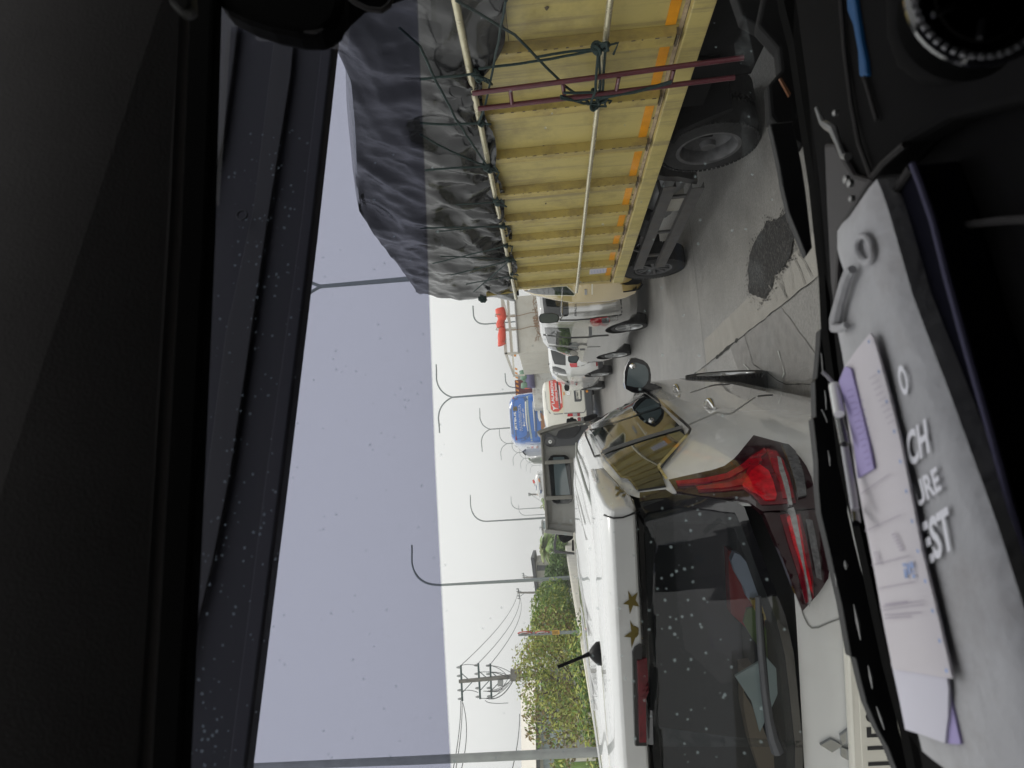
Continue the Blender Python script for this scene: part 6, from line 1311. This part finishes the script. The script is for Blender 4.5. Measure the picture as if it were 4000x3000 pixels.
# round air vent
vc=(3835,-30); vd=.335
def vp(a,b,d=vd): return atC(vc[0]+a,vc[1]+b,d)
mb=MB(); ring=[vp(275*math.cos(t),262*math.sin(t)) for t in [k*2*math.pi/48 for k in range(48)]]; mb.tube(ring,.0045,8,closed=True); av=mb.build('air_vent',MATS['gloss_black'],db,smooth=True)
mb=MB(); mb.prism([vp(268*math.cos(t),255*math.sin(t),vd+.004) for t in [k*2*math.pi/40 for k in range(40)]],CF*.02); mb.build('vent_well',MATS['cab_black'],av)
for k in range(44):
    t=2*math.pi*k/44; mb=MB() if k==0 else mb; a=vp(262*math.cos(t-.035),250*math.sin(t-.035),vd-.006); b=vp(262*math.cos(t+.035),250*math.sin(t+.035),vd-.006); mb.tube([a,b],.0019,6)
mat('knurl',(.17,.17,.18),.4,.2); mb.build('vent_knurl',MATS['knurl'],av,smooth=True)
mb=MB(); mb.tube([vp(180*math.cos(t),190*math.sin(t),vd+.001) for t in [k*2*math.pi/40 for k in range(40)]],.0012,6,closed=True); mb.build('vent_inner_ring',MATS['dash_soft'],av,smooth=True)
for a,b in (((-190,88),(-110,55)),((-10,180),(0,110))):
    mb=MB(); mb.tube([vp(*a,vd-.001),vp(*b,vd-.001)],.0020,6); mb.build('vent_vane',MATS['knurl'],av,smooth=True)
# navy cloth strip (folded) and its piping
e=empty('navy_folder',tuple(onz(3700,1100)),0,'dark navy folder with violet piping lying beside the grey pouch','folder')
raised('cover',[(3450,790),(3540,660),(3565,640),(3620,800),(3700,1100),(3800,1450),(3900,1800),(4000,2150),(4150,2700),(4150,2900),(4000,2380),(3900,2060),(3800,1780),(3700,1510),(3600,1210),(3510,950)],MATS['navy_cloth'],ZD-.02,ZD+.016,e,.003)
mb=MB(); mb.tube([onz(x,y,ZD+.018) for x,y in ((3565,640),(3600,730),(3645,860),(3700,1080),(3780,1370),(3860,1650),(3950,1980),(4060,2350))],.0028,8); mb.build('piping',MATS['piping'],e,smooth=True)
mb=MB(); mb.tube([onz(x,y,ZD+.018) for x,y in ((3475,780),(3510,730),(3560,655))],.0035,8); mb.build('piping',MATS['dash_soft'],e,smooth=True)
mb=MB(); mb.tube([onz(x,y,ZD-.01) for x,y in ((3660,905),(3760,880),(3900,862),(4100,850))],.0032,6); mb.build('edge_trim',MATS['dash_soft'],db,smooth=True)
# grey pouch with lettering, soft and slightly domed
PZ=H-.285
po=[(3425,700),(3450,760),(3475,836),(3520,994),(3565,1152),(3620,1300),(3678,1450),(3723,1571),(3814,1820),(3897,2050),(4000,2374),(4120,2800),(4180,3200),(3850,3200),(3740,3060),(3687,3000),(3640,2965),(3603,2934),(3590,2880),(3560,2780),(3520,2600),(3470,2350),(3420,2050),(3370,1800),(3325,1600),(3289,1378),(3271,1288),(3262,1240),(3276,1161),(3294,1107),(3298,1062),(3280,1010),(3271,971),(3271,903),(3290,873),(3316,849),(3350,800),(3395,735)]
def soft(name,outline,z,m,par,thick=.012,amp=.004,step=45,label=None,seed=0,curl=0):
    P=np.array(outline,float); pts=[]; n=len(P)
    for i in range(n):
        a,b=P[i],P[(i+1)%n]; k=max(1,int(np.hypot(*(b-a))/step)); pts+=[tuple(a+(b-a)*j/k) for j in range(k)]
    nb=len(pts)
    def inside(x,y):
        c=False
        for i in range(n):
            a,b=P[i],P[i-1]
            if (a[1]>y)!=(b[1]>y) and x<(b[0]-a[0])*(y-a[1])/(b[1]-a[1])+a[0]: c=not c
        return c
    def edge(x,y):
        best=1e9
        for i in range(n):
            a,b=P[i-1],P[i]; d=b-a; t=max(0,min(1,((x-a[0])*d[0]+(y-a[1])*d[1])/(d@d))); best=min(best,math.hypot(x-a[0]-d[0]*t,y-a[1]-d[1]*t))
        return best
    for x in np.arange(P[:,0].min(),P[:,0].max(),step*.7):
        for y in np.arange(P[:,1].min(),P[:,1].max(),step):
            if inside(x,y) and edge(x,y)>step*.3: pts.append((x,y))
    v2,e2,f2,*_=delaunay_2d_cdt([Vector(p) for p in pts],[(i,(i+1)%nb) for i in range(nb)],[],1,1e-3)
    mb=MB(); tp=[]
    for p in v2:
        q=onz(p.x,p.y,z); ed=min(1,edge(p.x,p.y)/60); q.z+=thick*(.35*math.sqrt(ed))+amp*noise.noise(Vector((q.x*14,q.y*14,seed)))*ed; tp.append(q)
    k=len(tp); mb.add(tp,[list(f) for f in f2]); mb.v+=[p-Vector((0,0,thick)) for p in tp]
    cnt={}
    for f in f2:
        for i in range(len(f)):
            ed_=(f[i],f[(i+1)%len(f)]); cnt.setdefault(tuple(sorted(ed_)),[]).append(ed_)
    for s_ in cnt.values():
        if len(s_)==1: a,b=s_[0]; mb.f.append([a,b,b+k,a+k]); mb.m.append(0)
    return mb.build(name,m,par,smooth=True) if par is not None else mb.build(name,m,smooth=True,origin=tp[0])
soft('vent_shroud',[(3470,-60),(3520,-80),(3700,-80),(3640,20),(3640,110),(3700,190),(3800,235),(3880,250),(3800,300),(3700,335),(3600,330),(3520,270),(3475,150)],ZD+.012,MATS['dash'],db,.03,.0,28)
e=empty('grey_pouch',tuple(onz(3500,1200,PZ-.02)),0,'grey cloth pouch with white block lettering and buckle on the dashboard','pouch')
soft('cover',po,PZ,MATS['pouch'],e,.016,.002,seed=3)
mb=MB(); c=onz(3378,972,PZ+.012); mb.tube([onz(3378+30*math.cos(t)+8*math.sin(t),972+52*math.sin(t),PZ+.008) for t in [k*2*math.pi/24 for k in range(24)]],.0028,8,closed=True); mb.build('buckle',MATS['pouch'],e,smooth=True)
mb=MB(); mb.tube([onz(x,y,PZ+.012) for x,y in ((3330,1052),(3318,1062),(3300,1110),(3280,1180),(3265,1250),(3266,1280),(3285,1282),(3308,1270))],[.004,.005,.005,.005,.006,.006,.004,.003],8); mb.build('strap_loop',MATS['pouch'],e,smooth=True)
pf=lambda x,y:onz(x,y,PZ+.0088)
for s_,p0,A,Bv in (('O',(3522,1548),(32,-8),(-22,-118)),('D',(3484,1610),(20,-10),(-14,-70)),('CH',(3552,1830),(80,-62),(-18,-135)),('URE',(3584,1985),(95,-72),(-22,-92)),('EST',(3618,2215),(112,-75),(-30,-165))):
    text_on('lettering',s_,MATS['pouch_print'],e,pf,p0,A,Bv,.03)
# papers
e=empty('invoice_papers',tuple(onz(3500,2000,PZ)),0,'stack of pink, white and violet printed papers lying on the grey pouch','papers')
soft('violet_sheet',[(3700,2680),(3752,2905),(3740,2908),(3690,2903),(3640,2700)],PZ+.008,MATS['paper_violet'],e,.002,.0005,40)
soft('white_sheet',[(3480,2590),(3487,2615),(3510,2720),(3536,2850),(3600,2870),(3690,2903),(3702,2800),(3704,2690),(3695,2630)],PZ+.0105,MATS['paper_white'],e,.002,.001,40,seed=8)
pk=soft('pink_sheet',[(3398,1302),(3412,1320),(3440,1420),(3475,1550),(3510,1690),(3560,1940),(3600,2150),(3650,2350),(3690,2520),(3720,2652),(3640,2638),(3560,2625),(3487,2615),(3450,2430),(3420,2260),(3370,2000),(3345,1860),(3320,1700),(3296,1560),(3276,1490),(3300,1430),(3350,1360)],PZ+.013,MATS['paper_pink'],e,.002,.0018,35,seed=5)
soft('violet_fold',[(3276,1490),(3300,1432),(3322,1440),(3345,1530),(3370,1630),(3395,1740),(3412,1830),(3350,1868),(3338,1760),(3312,1620)],PZ+.0165,MATS['paper_violet'],e,.002,.002,30,seed=6)
pq=lambda x,y:onz(x,y,PZ+.0158)
mb=MB()
def ln(a,b,wd=4):
    a=Vector(a);b=Vector(b);d=(b-a).normalized();n_=Vector((-d.y,d.x))*wd/2; k=len(mb.v); mb.v+=[pq(*(a+n_)),pq(*(a-n_)),pq(*(b-n_)),pq(*(b+n_))]; mb.f.append([k,k+1,k+2,k+3]); mb.m.append(0)
for a,b in (((3362,1930),(3475,1850)),((3378,2075),(3520,2010)),((3405,2208),(3555,2170)),((3425,2300),(3575,2272)),((3437,2372),(3610,2345)),((3440,2385),(3610,2360))): ln(a,b,3)
for k in range(6): ln((3482+k*6,2090+k*12),(3500+k*6,2084+k*12),5)
for k in range(5): ln((3412+k*3,2160+k*10),(3428+k*3,2156+k*10),4)
ln((3455,2362),(3545,2350),6); ln((3455,2402),(3600,2392),4); ln((3455,2415),(3560,2408),4)
mb.build('print',MATS['paper_ink'],pk)
pq0=pq; pq=lambda x,y:onz(x,y,PZ+.0195); mb=MB()
for k in range(13): ln((3306+k*6.6,1530+k*24),(3330+k*6.0,1520+k*24),3); 
for k in range(5): ln((3345+k*9,1575+k*36),(3372+k*8,1562+k*36),2.5)
mb.build('fold_print',MATS['paper_violet_ink'],pk)
pq=pq0; mb=MB()
for k in range(9): ln((3395+k*9,1480+k*22),(3425+k*9,1462+k*22),2.5)
mb.build('faint_print',MATS['paper_ink'],pk)
mb=MB(); rnd=random.Random(2)
for k in range(9):
    for q in range(3):
        if rnd.random()<.85: ln((3524+q*15+k*1.2,2197+k*7.2),(3536+q*15+k*1.2,2196+k*7.2),rnd.uniform(4,6.4))
mb.build('stamp',MATS['stamp'],pk)
mb=MB()
for k in range(12):
    t=k/11; x,y=3400+8+ (3700-3400)*t**.95, 1335+(2620-1335)*t; x=np.interp(y,[1302,1420,1550,1690,1940,2150,2350,2520,2652],[3398,3440,3475,3510,3560,3600,3650,3690,3720])-16
    c=pq(x,y); r=.0016; k0=len(mb.v); mb.v+=[c+Vector((math.cos(a)*r,math.sin(a)*r,0)) for a in [q*math.pi/4 for q in range(8)]]; mb.f.append(list(range(k0,k0+8))); mb.m.append(0)
mb.build('sprocket_hole',MATS['stamp'],pk)
# pen
e=empty('pen',tuple(atC(3310,1800,.60)),0,'clear ballpoint pen with black grip and white cap beside the papers','pen')
for a,b,r,m,nm in (((3258,1505),(3278,1618),.0046,'pen_white','cap'),((3275,1612),(3300,1735),.0038,'gloss_black','grip'),((3298,1732),(3340,1990),.0034,'pen_clear','barrel'),((3338,1985),(3345,2045),.0034,'gloss_black','plug')):
    mb=MB(); mb.tube([atC(*a,.62),atC(*b,.60)],r,12); mb.build(nm,MATS[m],e,smooth=True)
mb=MB(); mb.tube([atC(*p,.62) for p in ((3212,1452),(3232,1470),(3252,1495),(3272,1512))],.0016,6); mb.build('string',MATS['pen_clear'],e,smooth=True)
# wiper in front of the screen: arm with stepped joints, blade beyond it
wp=[(3205,1282),(3202,1350),(3191,1478),(3183,1484),(3187,1630),(3175,1632),(3182,1689),(3194,1800),(3196,1900),(3205,2000),(3241,2150),(3265,2260),(3289,2362),(3325,2565),(3343,2570),(3365,2665),(3386,2747),(3430,2850),(3470,2922),(3500,3000),(3560,3150)]
wr=[(3640,3150),(3548,3000),(3512,2844),(3475,2680),(3434,2500),(3400,2350),(3362,2211),(3335,2100),(3313,2000),(3305,1800),(3300,1600),(3292,1450),(3282,1350),(3262,1282)]
wi=slab('wiper_arm',[(x,y,.86) for x,y in wp+wr],MATS['black_plastic'],thick=.018,bevel=.004)
for a,b,wd in (((3208,1380),(3214,1460),5),((3222,1525),(3228,1600),5),((3210,1600),(3232,1650),4),((3235,1760),(3243,1820),6),((3300,2190),(3305,2225),10),((3335,2360),(3362,2500),9),((3392,2600),(3408,2690),8),((3424,2760),(3455,2850),7),((3260,2240),(3268,2290),5)):
    mb=MB(); mb.tube([atC(*a,.855),atC((a[0]+b[0])/2+2,(a[1]+b[1])/2,.853),atC(*b,.855)],[.0008,wd*.00028,.0008],6); mb.build('wiper_highlight',MATS['silver_trim'],wi,smooth=True)  # silver slivers paint the highlights on the black arm
slab('wiper_blade',[(3005,480,.9),(3019,534,.9),(3045,653,.9),(3055,718,.9),(3081,830,.9),(3110,900,.9),(3135,964,.9),(3150,1000,.9),(3160,985,.9),(3175,964,.9),(3168,906,.9),(3150,750,.9),(3135,650,.9),(3117,559,.9),(3100,470,.9)],MATS['black_plastic'],thick=.015,bevel=.003)
# mirror bracket and wiper pivot at the lower right of the screen
mat('dull_orange',(.16,.06,.02),.6)
mat('shade_black',(.005,.005,.0055),.7,spec=.12)
mk=slab('mirror_bracket',[(2990,-60,.95),(2960,90,.95),(3040,180,.95),(3050,271,.95),(3000,330,.95),(3010,450,.95),(3060,520,.95),(3130,560,.95),(3150,560,.95),(3150,350,.95),(3160,100,.95),(3120,-60,.95)],MATS['shade_black'],thick=.03,bevel=.006)
slab('orange_reflector',[(3044,306,.94),(3052,303,.94),(3090,366,.94),(3082,376,.94)],MATS['dull_orange'],mk,thick=.004)
for pts,m in ((((3092,30),(3110,18),(3150,60),(3135,70),(3110,62)),'dash_soft'),(((3165,158),(3172,155),(3200,185),(3190,200),(3172,204)),'silver_trim'),(((3222,140),(3235,150),(3212,172),(3208,168),(3225,152)),'silver_trim'),(((3165,-40),(3250,-40),(3240,140),(3200,120)),'dash_soft'),(((3190,300),(3220,275),(3238,300),(3215,345),(3188,330)),'dash_soft'),(((3238,362),(3268,355),(3275,375),(3245,392)),'dash_soft')):
    slab('bracket_detail',[(x,y,.80 if x>3160 else .94) for x,y in pts],MATS[m],mk,thick=.006,bevel=.001)
slab('wiper_pivot',[(2860,-60,1.0),(2900,60,1.0),(2990,110,1.0),(3080,60,1.0),(3100,-60,1.0)],MATS['shade_black'],thick=.03,bevel=.004)
# dark rear-view mirror at the right end of the header
slab('rear_view_mirror',[(840,-200,.56),(850,0,.56),(880,35,.56),(960,75,.56),(1060,108,.56),(1160,128,.56),(1250,130,.56),(1312,82,.56),(1335,20,.56),(1350,-200,.56)],MATS['cab_black'],thick=.03,bevel=.008)
slab('a_pillar',[(1300,-300,.62),(1290,0,.62),(1315,70,.62),(1345,30,.62),(1400,-20,.62),(1700,-120,.62),(1700,-300,.62)],MATS['cab_black'],thick=.03,bevel=.005)
for pts,r in ((((1355,-10),(1390,12),(1440,36),(1490,42),(1520,22),(1535,-10)),.0028),(((1188,124),(1230,126),(1262,112)),.0018)):
    mb=MB(); mb.tube([atC(x,y,.55) for x,y in pts],[r*.5]+[r]*(len(pts)-2)+[r*.5],8); mb.build('mirror_highlight',MATS['dash_soft'],K,smooth=True)  # grey tubes stand in for the crescent highlights by the mirror
slab('grab_handle',[(640,-60,.36),(655,0,.36),(700,45,.36),(735,40,.36),(750,20,.36),(745,-60,.36)],MATS['visor_b'],thick=.01,bevel=.003)
bpy.context.view_layer.update()

hz=MB(); hz.box((0,245,10),(380,520,40)); hzo=hz.build('haze',None if False else mat('haze_air',(1,1,1))); hzo['kind']='stuff'
t=MATS['haze_air'].node_tree; t.nodes.clear(); ho=t.nodes.new('ShaderNodeOutputMaterial'); hv=t.nodes.new('ShaderNodeVolumePrincipled'); hv.inputs['Color'].default_value=(1,1,1,1); hv.inputs['Density'].default_value=.0022; hv.inputs['Anisotropy'].default_value=.0
t.links.new(hv.outputs[0],ho.inputs['Volume'])
